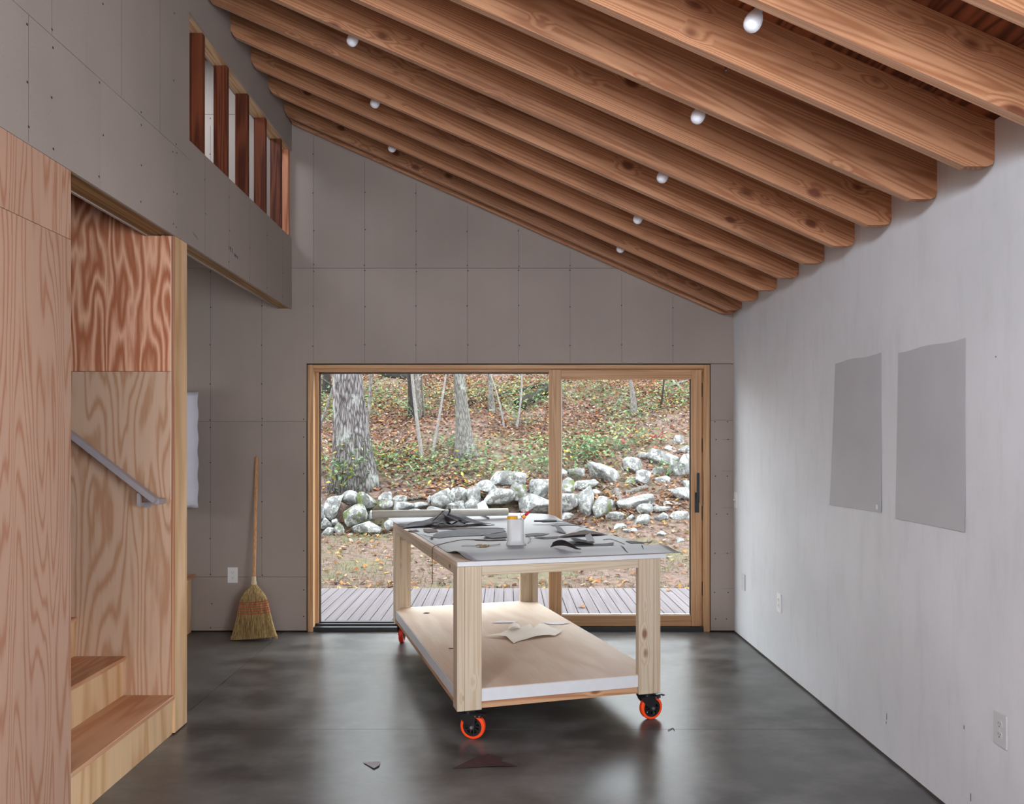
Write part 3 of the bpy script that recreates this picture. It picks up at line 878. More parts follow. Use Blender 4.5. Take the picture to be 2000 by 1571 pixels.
# ================================================================== THINGS ON THE WALLS
def wall_sheet(name, pts, mat, label, cat, tape=False):
    """a sheet on the right wall given by its corners (y,z), bowed slightly off the wall"""
    (a, b, c, d) = [Vector((0, p[0], p[1])) for p in pts]       # top-left, top-right, bottom-right, bottom-left as seen
    nx, nz = 8, 10
    V, F = [], []
    for j in range(nz + 1):
        t = j / nz
        for i in range(nx + 1):
            s = i / nx
            p = (a * (1 - s) + b * s) * (1 - t) + (d * (1 - s) + c * s) * t
            bow = 0.002 + 0.004 * t * t + 0.0025 * math.sin(s * math.pi) * math.sin(t * 5)
            wob = 0.004 * math.sin(s * 9 + a.y) if j == 0 else 0
            V.append((-bow, p.y, p.z + wob))
    n = len(V)
    V += [(v[0] + 0.0012, v[1], v[2]) for v in V]
    for j in range(nz):
        for i in range(nx):
            q = j * (nx + 1) + i
            F.append((q, q + 1, q + nx + 2, q + nx + 1))
            F.append((n + q, n + q + nx + 1, n + q + nx + 2, n + q + 1))
    rim = [i for i in range(nx + 1)] + [(j) * (nx + 1) + nx for j in range(1, nz + 1)] + [nz * (nx + 1) + i for i in range(nx - 1, -1, -1)] + [j * (nx + 1) for j in range(nz - 1, 0, -1)]
    for k in range(len(rim)):
        p, q = rim[k], rim[(k + 1) % len(rim)]
        F.append((q, p, n + p, n + q))
    ctr = Vector((XR, (pts[0][0] + pts[1][0]) / 2, min(p[1] for p in pts)))
    V = [(v[0], v[1] - ctr.y, v[2] - ctr.z) for v in V]
    t = empty(name, ctr)
    o = mesh_obj('sheet', V, F, mat, t)
    fix_normals(o)
    tag(t, label, cat)
    return t, ctr
t, c0 = wall_sheet('grey_sheet', [(4.46, 1.928), (3.913, 1.922), (3.908, 1.158), (4.53, 1.147)], PAP['wall_sheet'],
               'smaller looking grey sheet on the plaster wall, nearer the glass door', 'sheet')
box('tape_tab', -0.0088, -0.0075, 3.935 - c0.y, 3.955 - c0.y, 1.170 - c0.z, 1.192 - c0.z, M['white_edge'], t)
t, c0 = wall_sheet('grey_sheet', [(3.744, 1.906), (3.194, 1.901), (3.196, 1.141), (3.764, 1.142)], PAP['wall_sheet'],
               'larger looking grey sheet on the plaster wall, nearer the viewer', 'sheet')

def outlet(name, loc, face, label, cat, kind='outlet', mat=None):
    """wall plate 0.08 x 0.122; face 'Y-' looks at the camera, 'X-' looks left"""
    t = empty(name, loc)
    if face == 'X-': t.rotation_euler = (0, 0, -H)
    m = mat or M['white_plastic']
    p = mesh_obj('cover_plate', *bx(-0.040, 0.040, -0.007, 0, -0.061, 0.061), m, t)
    bevel_mesh(p, 0.002, 2)
    if kind == 'outlet':
        for s in (-1, 1):
            zc = 0.0195 * s
            pts = []
            for i in range(16):
                a = 2 * math.pi * i / 16
                pts.append((0.0165 * math.cos(a), zc + max(-0.0135, min(0.0135, 0.0165 * math.sin(a)))))
            r = mesh_obj('receptacle', *prism(pts, 'Y', -0.0085, -0.006), m, t)
            fix_normals(r)
            mesh_obj('slots', *merge(bx(-0.0075, -0.0055, -0.0089, -0.008, zc + 0.000, zc + 0.008), bx(0.0055, 0.0075, -0.0089, -0.008, zc + 0.001, zc + 0.007),
                                     cyl((0, -0.0089, zc - 0.0065), (0, -0.008, zc - 0.0065), 0.0026, n=10)), M['dark_slot'], r)
        mesh_obj('screw', *cyl((0, -0.0085, 0), (0, -0.006, 0), 0.003, n=10), m, t)
    elif kind == 'decora':
        r = mesh_obj('receptacle', *bx(-0.0165, 0.0165, -0.0095, -0.006, -0.0335, 0.0335), m, t); bevel_mesh(r, 0.001)
        for zc in (-0.018, 0.018):
            mesh_obj('slots', *merge(bx(-0.0075, -0.005, -0.0099, -0.009, zc, zc + 0.009), bx(0.005, 0.0075, -0.0099, -0.009, zc, zc + 0.009), bx(-0.003, 0.003, -0.0099, -0.009, zc - 0.009, zc - 0.004)), M['dark_slot'], r)
    elif kind == 'switch':
        s = mesh_obj('toggle', *bx(-0.005, 0.005, -0.024, -0.006, -0.004, 0.010), m, t); bevel_mesh(s, 0.0015)
        mesh_obj('toggle_slot', *bx(-0.006, 0.006, -0.0082, -0.0065, -0.013, 0.013), M['grey_plastic'], t)
        for z in (-0.042, 0.042): mesh_obj('screw', *cyl((0, -0.0085, z), (0, -0.006, z), 0.003, n=10), m, t)
    else:
        for z in (-0.021, 0.021): mesh_obj('screw', *cyl((0, -0.0085, z), (0, -0.006, z), 0.003, n=10), m, t)
    tag(t, label, cat)
    return t
outlet('wall_outlet', (-2.163, YB - 0.0005, 0.448), 'Y-', 'white duplex outlet on the gypsum wall beside the broom', 'outlet')
outlet('wall_outlet', (XR - 0.0005, 5.37, 0.440), 'X-', 'bright white outlet low on the plaster wall under the grey sheets', 'outlet', 'decora')
outlet('wall_outlet', (XR - 0.0005, 2.965, 0.448), 'X-', 'grey painted outlet at the lower right corner of the photo', 'outlet', 'outlet', M['grey_plastic'])
outlet('blank_plate', (XR - 0.0005, 6.18, 0.440), 'X-', 'grey blank cover plate low on the plaster wall near the corner', 'cover plate', 'blank', M['grey_plastic'])
outlet('light_switch', (XR - 0.0005, 6.385, 1.045), 'X-', 'pale toggle switch on the plaster wall beside the door corner', 'switch', 'switch')

# hanging paper and low bench in the side room
def hanging_paper():
    nx, nz = 10, 24
    x0, x1, z0, z1 = -3.0, -2.402, 0.990, 1.890
    V, F = [], []
    for j in range(nz + 1):
        t = j / nz
        for i in range(nx + 1):
            s = i / nx
            w = 0.012 * math.sin(t * 30 + s * 2) * (0.3 + 0.7 * s)
            V.append((x0 + (x1 - x0) * s + 0.012 * t * s, -0.06 * s ** 3 - 0.01 + w - 0.03 * t * s, z0 + (z1 - z0) * (1 - t)))
    for j in range(nz):
        for i in range(nx):
            q = j * (nx + 1) + i
            F.append((q, q + 1, q + nx + 2, q + nx + 1))
    V = [(v[0] + 2.72, v[1], v[2] - z0) for v in V]
    o = mesh_obj('hanging_paper', V, F, PAP['white_paper'], None, True, loc=(-2.72, 6.43, z0))
    md = o.modifiers.new('thickness', 'SOLIDIFY'); md.thickness = 0.0015
    tag(o, 'white rippled paper hanging on the wall behind the stair wall', 'paper')
hanging_paper()
bench = empty('low_bench', (-2.889, 6.28, 0))
tag(bench, 'low plywood bench peeking out beside the stair wall', 'bench')
box('bench_top', -0.45, 0.442, -0.16, 0.165, 0.435, 0.455, M['ply_y'], bench, bev=0.001)
box('side_panel', 0.385, 0.403, -0.13, 0.16, 0.0, 0.4345, M['ply_riser'], bench)
box('side_panel', -0.403, -0.385, -0.13, 0.16, 0.0, 0.4345, M['ply_riser'], bench)

# ---- broom
def broom():
    base = Vector((-1.910, 6.185, 0.0))
    neck = Vector((-1.931, 6.245, 0.418))
    top = Vector((-1.963, 6.427, 1.386))
    t = empty('broom', base)
    tag(t, 'corn broom with red stitching leaning on the gypsum wall', 'broom')
    L = lambda p: Vector(p) - base
    d = (top - neck).normalized()
    mesh_obj('handle', *tube([L(neck - d * 0.06), L(neck + d * 0.2), L(top - d * 0.01), L(top)], [0.0125, 0.0125, 0.0115, 0.006], n=14), M['broom_wood'], t, True)
    axis = (neck - base)
    secs = [(0.0, 0.178, 0.034), (0.12, 0.160, 0.036), (0.28, 0.140, 0.036), (0.45, 0.124, 0.034), (0.60, 0.110, 0.033), (0.72, 0.100, 0.033), (0.82, 0.078, 0.032), (0.90, 0.050, 0.029), (0.96, 0.026, 0.024), (1.0, 0.018, 0.018)]
    n = 40
    def ring(f, a, b):
        c = axis * f
        # bottom is skewed a little: left end lower
        out = []
        for i in range(n):
            q = 2 * math.pi * i / n
            x = a * math.copysign(abs(math.cos(q)) ** 0.8, math.cos(q))
            y = b * math.copysign(abs(math.sin(q)) ** 0.8, math.sin(q))
            out.append(Vector((c.x + x, c.y + y, c.z + (0.006 + 0.03 * (x / 0.178 * 0.5 + 0.35) if f == 0 else 0))))
        return out
    V, F = [], []
    for s in secs: V += ring(*s)
    for k in range(len(secs) - 1):
        for i in range(n):
            j = (i + 1) % n
            F.append((k * n + i, k * n + j, (k + 1) * n + j, (k + 1) * n + i))
    F += [tuple(range(n - 1, -1, -1)), tuple((len(secs) - 1) * n + i for i in range(n))]
    m, nt, out = new_mat('broom_corn')
    tc = nd(nt, 'ShaderNodeTexCoord')
    f = nd(nt, 'ShaderNodeTexNoise', Vector=nd(nt, 'ShaderNodeMapping', Vector=tc.outputs['Object'], Scale=(160, 160, 4)).outputs[0], Scale=1.0, Detail=3.0).outputs[0]
    c = mixc(nt, maprange(nt, f, 0.3, 0.7), srgb(112, 88, 52), srgb(206, 176, 122))
    bsdf(nt, out, c, 0.75, 0.3, bump=f, bstr=0.8, bdist=0.004)
    mesh_obj('brush', V, F, m, t, True)
    # loose straws over the brush
    S = []
    def sec_at(f):
        for k in range(len(secs) - 1):
            if secs[k][0] <= f <= secs[k + 1][0]:
                u = (f - secs[k][0]) / (secs[k + 1][0] - secs[k][0])
                return secs[k][1] + (secs[k + 1][1] - secs[k][1]) * u, secs[k][2] + (secs[k + 1][2] - secs[k][2]) * u
        return secs[-1][1:]
    for i in range(420):
        q = R.uniform(math.pi, 2 * math.pi) if R.random() < 0.8 else R.uniform(0, math.pi)
        f0, f1 = R.uniform(0.0, 0.08), R.uniform(0.35, 0.95)
        path = []
        jit = R.uniform(-0.06, 0.06)
        for s in range(5):
            f = f0 + (f1 - f0) * s / 4
            a, b = sec_at(f)
            qq = q + jit * (1 - s / 4)
            c = axis * f
            path.append((c.x + (a + 0.002) * math.copysign(abs(math.cos(qq)) ** 0.8, math.cos(qq)), c.y + (b + 0.0025) * math.copysign(abs(math.sin(qq)) ** 0.8, math.sin(qq)),
                         max(0.002, c.z + 0.008 * (1 - s / 4))))
        S.append(tube(path, [0.0007, 0.001, 0.001, 0.001, 0.0006], n=3, caps=False))
    tag(mesh_obj('straws', *merge(*S), m, t), kind='stuff')
    red = plain('red_stitching', srgb(188, 36, 30), 0.7)
    for k in range(6):
        f = 0.475 + 0.040 * k
        a, b = sec_at(f)
        pts = []
        for i in range(41):
            q = 2 * math.pi * i / 40
            x = (a + 0.003) * math.copysign(abs(math.cos(q)) ** 0.8, math.cos(q))
            pts.append((axis.x * f + x, axis.y * f + (b + 0.003) * math.copysign(abs(math.sin(q)) ** 0.8, math.sin(q)), axis.z * f + 0.05 * x * x / a + 0.006 * x / a))
        mesh_obj('stitching', *tube(pts, 0.0025, n=5), red, t)
    mesh_obj('binding', *lathe([(0.016, -0.02), (0.021, -0.012), (0.021, 0.012), (0.0165, 0.018), (0.0165, 0.05), (0.013, 0.052)], L(neck), d, 20), plain('binding_twine', srgb(196, 178, 142), 0.6), t, True)
broom()

# ================================================================== WORK TABLE
TA = math.radians(16.3)
TO = Vector((-0.245, 4.060, 0))
table = empty('work_table', TO, TA)
tag(table, 'rolling pine work table with plywood shelf on orange casters', 'table')
TU, TV, TH = 1.115, 2.150, 0.897
def t2w(u, v, z): return Vector((TO.x + u * math.cos(TA) - v * math.sin(TA), TO.y + u * math.sin(TA) + v * math.cos(TA), z))
def w2t(p):
    dx, dy = p[0] - TO.x, p[1] - TO.y
    return (dx * math.cos(TA) + dy * math.sin(TA), -dx * math.sin(TA) + dy * math.cos(TA), p[2])
LB, LT = 0.152, 0.873
for (su, sv) in ((0, 0), (1, 0), (0, 1), (1, 1)):
    a = (0.0, 0.038) if su == 0 else (TU - 0.038, TU)
    b = (0.0388, 0.1270) if su == 0 else (TU - 0.1270, TU - 0.0388)
    dv = (0.0, 0.089) if sv == 0 else (TV - 0.089, TV)
    fv = (0.0, 0.038) if sv == 0 else (TV - 0.038, TV)
    leg = box('leg', a[0], a[1], dv[0], dv[1], LB, LT, M['pine_z'], table, bev=0.002, centre=True)
    cx, cy, cz = leg.location
    box('leg_board', b[0] - cx, b[1] - cx, fv[0] - cy, fv[1] - cy, LB - cz, LT - cz, M['pine_z'], leg, bev=0.002)
# stamp on the rear left leg
stamp = [[(0, 0), (0, 1)], [(.12, .0), (.12, .95)], [(.3, .05), (.3, 1), (.95, 1), (.95, .05), (.3, .05)], [(.45, .2), (.45, .8), (.55, .8), (.55, .2), (.45, .2)], [(.68, .2), (.68, .8), (.8, .8), (.8, .2), (.68, .2)]]
tag(mesh_obj('ink_stamp', *ribbon(stamp, lambda p: Vector((0.041 + p[0] * 0.07, TV - 0.0383, 0.765 + p[1] * 0.05)), 0.0011), M['dark_slot'], table), 'small ink grading stamp')
# table top: plywood with white front edge, aprons under it
box('table_top', 0.0, 1.152, 0.004, TV + 0.01, 0.8745, TH, M['shelf_ply'], table, bev=0.001)
box('top_edge_strip', 0.002, 1.150, -0.001, 0.0035, 0.8745, TH - 0.0005, M['white_edge'], table)
AZ0, AZ1 = 0.826, 0.8735
box('apron', 0.1275, TU - 0.1275, 0.004, 0.040, AZ0, AZ1, M['pine_x'], table, bev=0.0015, centre=True)
box('apron', 0.1275, TU - 0.1275, TV - 0.040, TV - 0.004, AZ0, AZ1, M['pine_x'], table, bev=0.0015, centre=True)
box('apron', 0.002, 0.037, 0.0895, TV - 0.0895, AZ0, AZ1, M['pine_y'], table, bev=0.0015, centre=True)
box('apron', TU - 0.037, TU - 0.002, 0.0895, TV - 0.0895, AZ0, AZ1, M['pine_y'], table, bev=0.0015, centre=True)
# lower shelf, notched round the legs
def notched(u0, u1, v0, v1, n):
    a, b = 0.1275, 0.0895
    return [(a, v0), (TU - a, v0), (TU - a, 0.0385), (TU - 0.0385, 0.0385), (TU - 0.0385, b), (u1, b), (u1, TV - b), (TU - 0.0385, TV - b), (TU - 0.0385, TV - 0.0385), (TU - a, TV - 0.0385), (TU - a, v1), (a, v1),
            (a, TV - 0.0385), (0.0385, TV - 0.0385), (0.0385, TV - b), (u0, TV - b), (u0, b), (0.0385, b), (0.0385, 0.0385), (a, 0.0385)]
sp = notched(0.0105, TU - 0.0105, 0.0135, TV - 0.0135, 0)
shelf = mesh_obj('shelf', *prism(sp, 'Z', 0.205, 0.256), M['shelf_ply'], table)
fix_normals(shelf)
box('shelf_edge', 0.1275, TU - 0.1275, 0.008, 0.0130, 0.192, 0.254, M['white_edge'], table)
box('shelf_edge', 0.1275, TU - 0.1275, TV - 0.013, TV - 0.008, 0.192, 0.254, M['white_edge'], table)
box('shelf_edge', 0.005, 0.010, 0.0895, TV - 0.0895, 0.192, 0.254, M['white_edge'], table)
box('shelf_edge', TU - 0.010, TU - 0.005, 0.0895, TV - 0.0895, 0.192, 0.254, M['white_edge'], table)
box('shelf_rail', 0.1275, TU - 0.1275, 0.016, 0.054, 0.156, 0.204, M['cleat_x'], table, centre=True)
box('shelf_rail', 0.1275, TU - 0.1275, TV - 0.054, TV - 0.016, 0.156, 0.204, M['cleat_x'], table, centre=True)
box('shelf_rail', 0.013, 0.050, 0.0895, TV - 0.0895, 0.156, 0.204, M['cleat_y'], table, centre=True)
box('shelf_rail', TU - 0.050, TU - 0.013, 0.0895, TV - 0.0895, 0.156, 0.204, M['cleat_y'], table, centre=True)

# casters: plate, fork, wheel (tire, hub with openings), brake pedal
def caster(u, v, heading, tire_mat, wheel_off=0.02):
    c = empty('caster', (u, v, 0), heading - TA, table)
    wx, wz, wr = wheel_off, 0.0635, 0.0635
    mesh_obj('plate', *merge(bx(-0.048, 0.048, -0.040, 0.040, 0.146, 0.1515), cyl((0, 0, 0.130), (0, 0, 0.146), 0.030, n=20)), M['black_metal'], c)
    parts = []
    for s in (-1, 1):
        poly = [(-0.046, 0.138), (0.046, 0.138), (0.052, 0.122), (wx + 0.018, 0.116), (wx + 0.015, 0.060), (wx + 0.006, 0.048), (wx - 0.010, 0.048), (wx - 0.020, 0.062), (-0.036, 0.110)]
        parts.append(prism(poly, 'Y', s * 0.0235 - 0.002, s * 0.0235 + 0.002))
    parts.append(bx(-0.046, 0.046, -0.0255, 0.0255, 0.128, 0.138))
    o = mesh_obj('fork', *merge(*parts), M['black_metal'], c); fix_normals(o)
    n = 40
    V, F = [], []
    prof = [(0.049, -0.0165), (0.0585, -0.0165), (0.0635, -0.011), (0.0635, 0.011), (0.0585, 0.0165), (0.049, 0.0165)]
    for i in range(n):
        a = 2 * math.pi * i / n
        for r, y in prof: V.append((wx + r * math.cos(a), y, wz + r * math.sin(a)))
    q = len(prof)
    for i in range(n):
        j = (i + 1) % n
        for k in range(q):
            k2 = (k + 1) % q
            F.append((i * q + k, i * q + k2, j * q + k2, j * q + k))
    o = mesh_obj('tire', V, F, tire_mat, c, False); fix_normals(o)
    # hub: ring, spokes (twin, V-shaped) and boss
    def ringm(r0, r1, y0, y1, n=32):
        V, F = [], []
        for i in range(n):
            a = 2 * math.pi * i / n
            for r, y in ((r0, y0), (r1, y0), (r1, y1), (r0, y1)): V.append((wx + r * math.cos(a), y, wz + r * math.sin(a)))
        for i in range(n):
            j = (i + 1) % n
            for k in range(4):
                F.append((i * 4 + k, i * 4 + (k + 1) % 4, j * 4 + (k + 1) % 4, j * 4 + k))
        return V, F
    parts = [ringm(0.037, 0.0493, -0.0145, 0.0145), cyl((wx, -0.0175, wz), (wx, 0.0175, wz), 0.017, n=24)]
    for i in range(5):
        a = 2 * math.pi * i / 5 + 0.3
        for da in (-0.42, 0.42):
            p0 = Vector((wx + 0.012 * math.cos(a), 0, wz + 0.012 * math.sin(a)))
            p1 = Vector((wx + 0.040 * math.cos(a + da), 0, wz + 0.040 * math.sin(a + da)))
            parts.append(oblong(p0, p1, 0.024, 0.007, (0, 1, 0)))
    o = mesh_obj('hub', *merge(*parts), M['black_metal'], c); fix_normals(o)
    mesh_obj('axle_bolt', *merge(cyl((wx, -0.030, wz), (wx, 0.030, wz), 0.0045, n=12), cyl((wx, -0.032, wz), (wx, -0.0255, wz), 0.0085, n=8), cyl((wx, 0.0255, wz), (wx, 0.032, wz), 0.0085, n=8)), M['steel'], c)
    o = mesh_obj('brake_pedal', *merge(bx(0.040, 0.094, -0.019, 0.019, 0.126, 0.132), bx(0.088, 0.104, -0.021, 0.021, 0.122, 0.130), bx(0.038, 0.078, -0.022, 0.022, 0.112, 0.127)), M['black_metal'], c)
    bevel_mesh(o, 0.002)
    rv_ = mesh_obj('rivets', *merge(*[cyl((x, s * 0.0225, 0.120), (x, s * 0.0265, 0.120), 0.004, n=8) for x in (0.046, 0.068) for s in (-1, 1)]), M['steel'], c)
    rv_['kind'] = 'stuff'
    return c
caster(0.066, 0.050, math.radians(-14), M['orange'], 0.028)
caster(TU - 0.060, 0.050, math.radians(20), M['orange'], 0.028)
caster(0.055, TV - 0.052, math.radians(86), M['red_tire'], 0.02)
caster(TU - 0.060, TV - 0.052, math.radians(40), M['red_tire'], 0.02)

# ---- the covering sheet on the table
ZP = TH + 0.0012
def sheet_h(u, v):
    h = 0.026 * math.exp(-((v - 0.21) / 0.10) ** 2) * (1 - 0.25 * max(0, u))
    if v > 1.75: h += 0.040 * ((v - 1.75) / 0.4) ** 2 * (0.35 + 0.65 * min(1, max(0, u / 1.2)))
    if u > 1.16: h -= 0.010 * ((u - 1.16) / 0.1) ** 2 * (1 if v > 0.3 else 0.2)
    if u < 0.04 and v > 1.9: h = max(h, 0)
    return max(h, -0.02)
def cover_sheet():
    nu, nv = 26, 60
    V, F = [], []
    for j in range(nv + 1):
        for i in range(nu + 1):
            s = i / nu
            tt = j / nv
            umin = 0.03 if tt > 0.25 else 0.03 + 0.06 * (1 - tt / 0.25) ** 2
            u = umin + (1.245 - umin) * s + 0.03 * tt * s
            vmax = min(2.30, (6.437 - TO.y - u * math.sin(TA)) / math.cos(TA))
            v = 0.004 + (vmax - 0.004) * (tt ** 1.15)
            if tt > 0.75: u = u - 0.06 * (tt - 0.75) / 0.25 * (1 - s)
            V.append((u, v, ZP + sheet_h(u, v)))
    for j in range(nv):
        for i in range(nu):
            q = j * (nu + 1) + i
            F.append((q, q + 1, q + nu + 2, q + nu + 1))
    o = mesh_obj('cover_sheet', V, F, PAP['grey_board'], None, True)
    o.location = TO; o.rotation_euler = (0, 0, TA)
    md = o.modifiers.new('thickness', 'SOLIDIFY'); md.thickness = 0.001; md.offset = 1
    tag(o, 'large pale grey sheet covering the table top and overhanging its right edge', 'sheet')
cover_sheet()

# ---- scraps: flat pieces given by their outline on the table, shelf or floor
def densify(poly, n=3):
    out = []
    for i in range(len(poly)):
        a, b = poly[i], poly[(i + 1) % len(poly)]
        for k in range(n):
            t = k / n
            out.append((a[0] + (b[0] - a[0]) * t, a[1] + (b[1] - a[1]) * t))
    return out
def scrap(name, pts, z, mat, label, cat='paper scrap', lift=None, thick=0.0012, group=None, follow=False):
    """pts: outline as photo pixels on the horizontal plane z; lift(s, t) adds height inside (s,t in the bounding box 0..1)"""
    W = [pixz(x, y, z) for x, y in pts]
    W = [(p.x, p.y) for p in W]
    c = (sum(p[0] for p in W) / len(W), sum(p[1] for p in W) / len(W))
    P = densify([(p[0] - c[0], p[1] - c[1]) for p in W], 3)
    bm = bmesh.new()
    vs = [bm.verts.new((x, y, 0)) for x, y in P]
    f = bm.faces.new(vs)
    bmesh.ops.triangulate(bm, faces=[f])
    bmesh.ops.subdivide_edges(bm, edges=[e for e in bm.edges if e.calc_length() > 0.06], cuts=2, use_grid_fill=True)
    bmesh.ops.triangulate(bm, faces=list(bm.faces))
    xs = [p[0] for p in P]; ysn = [p[1] for p in P]
    x0, x1, y0_, y1_ = min(xs), max(xs), min(ysn), max(ysn)
    for v in bm.verts:
        s = (v.co.x - x0) / (x1 - x0); t = (v.co.y - y0_) / (y1_ - y0_)
        h = lift(s, t) if lift else 0.0
        h += 0.0008 * (1 + noise.noise(Vector((v.co.x * 25 + c[0] * 9, v.co.y * 25, z))))
        if follow:
            u_, v_, _ = w2t((v.co.x + c[0], v.co.y + c[1], 0))
            h += sheet_h(u_, v_)
        v.co.z = h
    bmesh.ops.recalc_face_normals(bm, faces=list(bm.faces))
    if sum(fc.normal.z for fc in bm.faces) < 0: bmesh.ops.reverse_faces(bm, faces=list(bm.faces))
    me = bpy.data.meshes.new(name)
    bm.to_mesh(me); bm.free()
    me.materials.append(mat)
    o = bpy.data.objects.new(name, me)
    COL.objects.link(o)
    o.location = (c[0], c[1], z)
    md = o.modifiers.new('thickness', 'SOLIDIFY'); md.thickness = thick; md.offset = 1
    tag(o, label, cat, group)
    return o
def A(zs, k=6.4516, ox=740, oy=980): return [(ox + x / k, oy + y / k) for x, y in zs]
def B(zs): return A(zs, 6.25, 1020, 980)
def C7(zs): return A(zs, 3.125, 700, 1150)
G = 'scraps lying on the table top'
ZS = ZP + 0.0018
def sc(pts, k, mat, label, lift=None, cat='paper scrap'):
    return scrap(cat.replace(' ', '_'), pts, ZS + 0.0009 * k, PAP[mat], label, cat, lift, group=G, follow=True)
sc(A([(225, 296), (600, 292), (700, 300), (480, 312), (270, 320)]), 0, 'scrap_dark', 'long dark strip in front of the black sheets at the rear left table corner')
sc(A([(560, 345), (720, 350), (745, 380), (620, 395), (570, 380)]), 2, 'scrap_brown', 'torn brown scrap left of the big grey scrap')
sc(A([(680, 425), (760, 385), (1000, 352), (1560, 340), (1600, 380), (1300, 430), (1000, 440), (850, 450), (760, 465), (690, 450)]), 1, 'scrap_grey', 'big grey torn scrap in the middle of the table, left of the bottle')
sc(A([(560, 302), (820, 326), (1500, 331), (1600, 342), (1000, 349), (720, 343)]), 3, 'scrap_brown', 'long reddish brown strip behind the big grey scrap')
sc(A([(350, 372), (470, 356), (510, 376), (430, 387), (400, 380)]), 0, 'scrap_brown', 'small brown scrap near the left table edge')
sc(A([(1310, 440), (1400, 415), (1610, 395), (1612, 452), (1450, 462), (1330, 458)]), 4, 'scrap_grey', 'grey scrap with a rolled black end just left of the bottle', lambda s, t: 0.012 * max(0, 0.25 - s) / 0.25)
sc(A([(370, 385), (640, 440), (700, 452), (640, 478), (660, 450), (500, 412)]), 5, 'scrap_dark', 'thin dark strip running toward the left table edge')
sc(B([(30, 398), (180, 386), (330, 396), (250, 416), (60, 426)]), 1, 'scrap_grey', 'grey scrap just right of the bottle')
sc(B([(350, 290), (430, 264), (600, 257), (830, 267), (700, 281), (380, 298)]), 2, 'scrap_grey', 'wide grey scrap near the rear right table corner')
sc(B([(205, 241), (330, 227), (620, 236), (400, 250), (250, 256)]), 0, 'scrap_grey', 'narrow grey scrap under the black bar at the rear')
sc(B([(405, 350), (425, 330), (480, 338), (540, 390), (440, 378)]), 3, 'scrap_grey', 'small upturned grey scrap in the right half of the table', lambda s, t: 0.035 * (1 - s) * t)
sc(B([(560, 410), (690, 345), (780, 325), (840, 330), (740, 352), (650, 400)]), 4, 'scrap_pale', 'pale strip curling up on edge at the right rear of the table', lambda s, t: 0.022 * s)
sc(B([(420, 437), (600, 402), (850, 375), (1050, 406), (820, 421), (520, 437)]), 1, 'scrap_brown', 'long dark brown pointed scrap on the right of the table', lambda s, t: 0.010 * math.sin(s * 3.14))
sc(B([(510, 505), (650, 480), (850, 492), (890, 518), (700, 528), (530, 532)]), 2, 'scrap_grey', 'grey oval scrap at the heart of the front right pile', lambda s, t: 0.008 * s)
sc(B([(590, 490), (640, 476), (720, 484), (880, 500), (860, 522), (640, 520)]), 10, 'scrap_dark', 'dark scrap curling on top of the front right pile', lambda s, t: 0.018 * (1 - s))
sc(B([(770, 470), (830, 462), (885, 490), (790, 495)]), 14, 'scrap_pale', 'small pale folded scrap standing up in the front right pile', lambda s, t: 0.035 * t)
sc(B([(830, 542), (900, 520), (1120, 512), (1105, 548), (1000, 553)]), 1, 'scrap_grey', 'grey scrap at the right end of the front right pile', lambda s, t: 0.012 * max(0, s - 0.6))
sc(B([(1260, 487), (1330, 480), (1450, 472), (1600, 462), (1560, 492), (1325, 512)]), 1, 'scrap_grey', 'grey scrap with a raised tip near the right table edge', lambda s, t: 0.022 * max(0, s - 0.5))
sc(B([(1200, 583), (1240, 597), (1295, 632), (1255, 612)]), 0, 'scrap_brown', 'sliver of brown scrap near the front right table edge')
sc(B([(1450, 573), (1470, 582), (1482, 602), (1468, 592)]), 0, 'black_leather', 'tiny dark sliver near the front right table corner')
sc(A([(1050, 550), (1200, 553), (1215, 561), (1040, 562)]), 0, 'scrap_pale', 'thin pale strip touching the scissors tip')
sc(A([(1180, 478), (1390, 484), (1600, 476), (1610, 492), (1400, 498), (1220, 494)]), 0, 'scrap_brown', 'brown strip behind the scissors')
sc(B([(140, 430), (300, 437), (440, 428), (430, 440), (250, 448), (160, 440)]), 5, 'scrap_dark', 'thin black strip between the bottle and the long pointed scrap')
sc(A([(1240, 180), (1330, 172), (1400, 205), (1390, 240), (1300, 225), (1250, 205)]), 2, 'scrap_pale', 'pale crumpled scrap beside the black sheets', lambda s, t: 0.012 * math.sin(s * 3) )
# curved black leather piece
def leather_arch():
    a, b = pixz(1075, 1077, ZP), pixz(1133, 1081.5, ZP)
    c = (a + b) / 2
    hz = ZP + sheet_h(*w2t(c)[:2]) - 0.002
    n = 18
    V = []
    d = b - a
    back = Vector((-d.y, d.x, 0)).normalized()
    for i in range(n + 1):
        s = i / n
        lo = 0.014 * math.sin(math.pi * min(1, s * 1.15 + 0.02)) if s < 0.85 else 0.0
        if s < 0.06: lo *= s / 0.06
        wid = 0.030 * (1 - s ** 2.4) * (0.75 + 0.25 * math.sin(s * 5)) + 0.0012
        for t in (0, 0.33, 0.67, 1.0):
            p = a + d * s + back * (0.030 * t * (1 - 0.6 * s) + 0.010 * math.sin(t * 3.1))
            V.append((p.x - c.x, p.y - c.y, 0.002 + lo + wid * math.sin(t * 1.5)))
    F = [(i * 4 + k, i * 4 + k + 1, i * 4 + k + 5, i * 4 + k + 4) for i in range(n) for k in range(3)]
    o = mesh_obj('leather_scrap', V, F, PAP['black_leather'], None, True, loc=(c.x, c.y, hz))
    md = o.modifiers.new('thickness', 'SOLIDIFY'); md.thickness = 0.002
    tag(o, 'black leaf-shaped leather scrap arching up near the front of the table', 'leather scrap')
leather_arch()

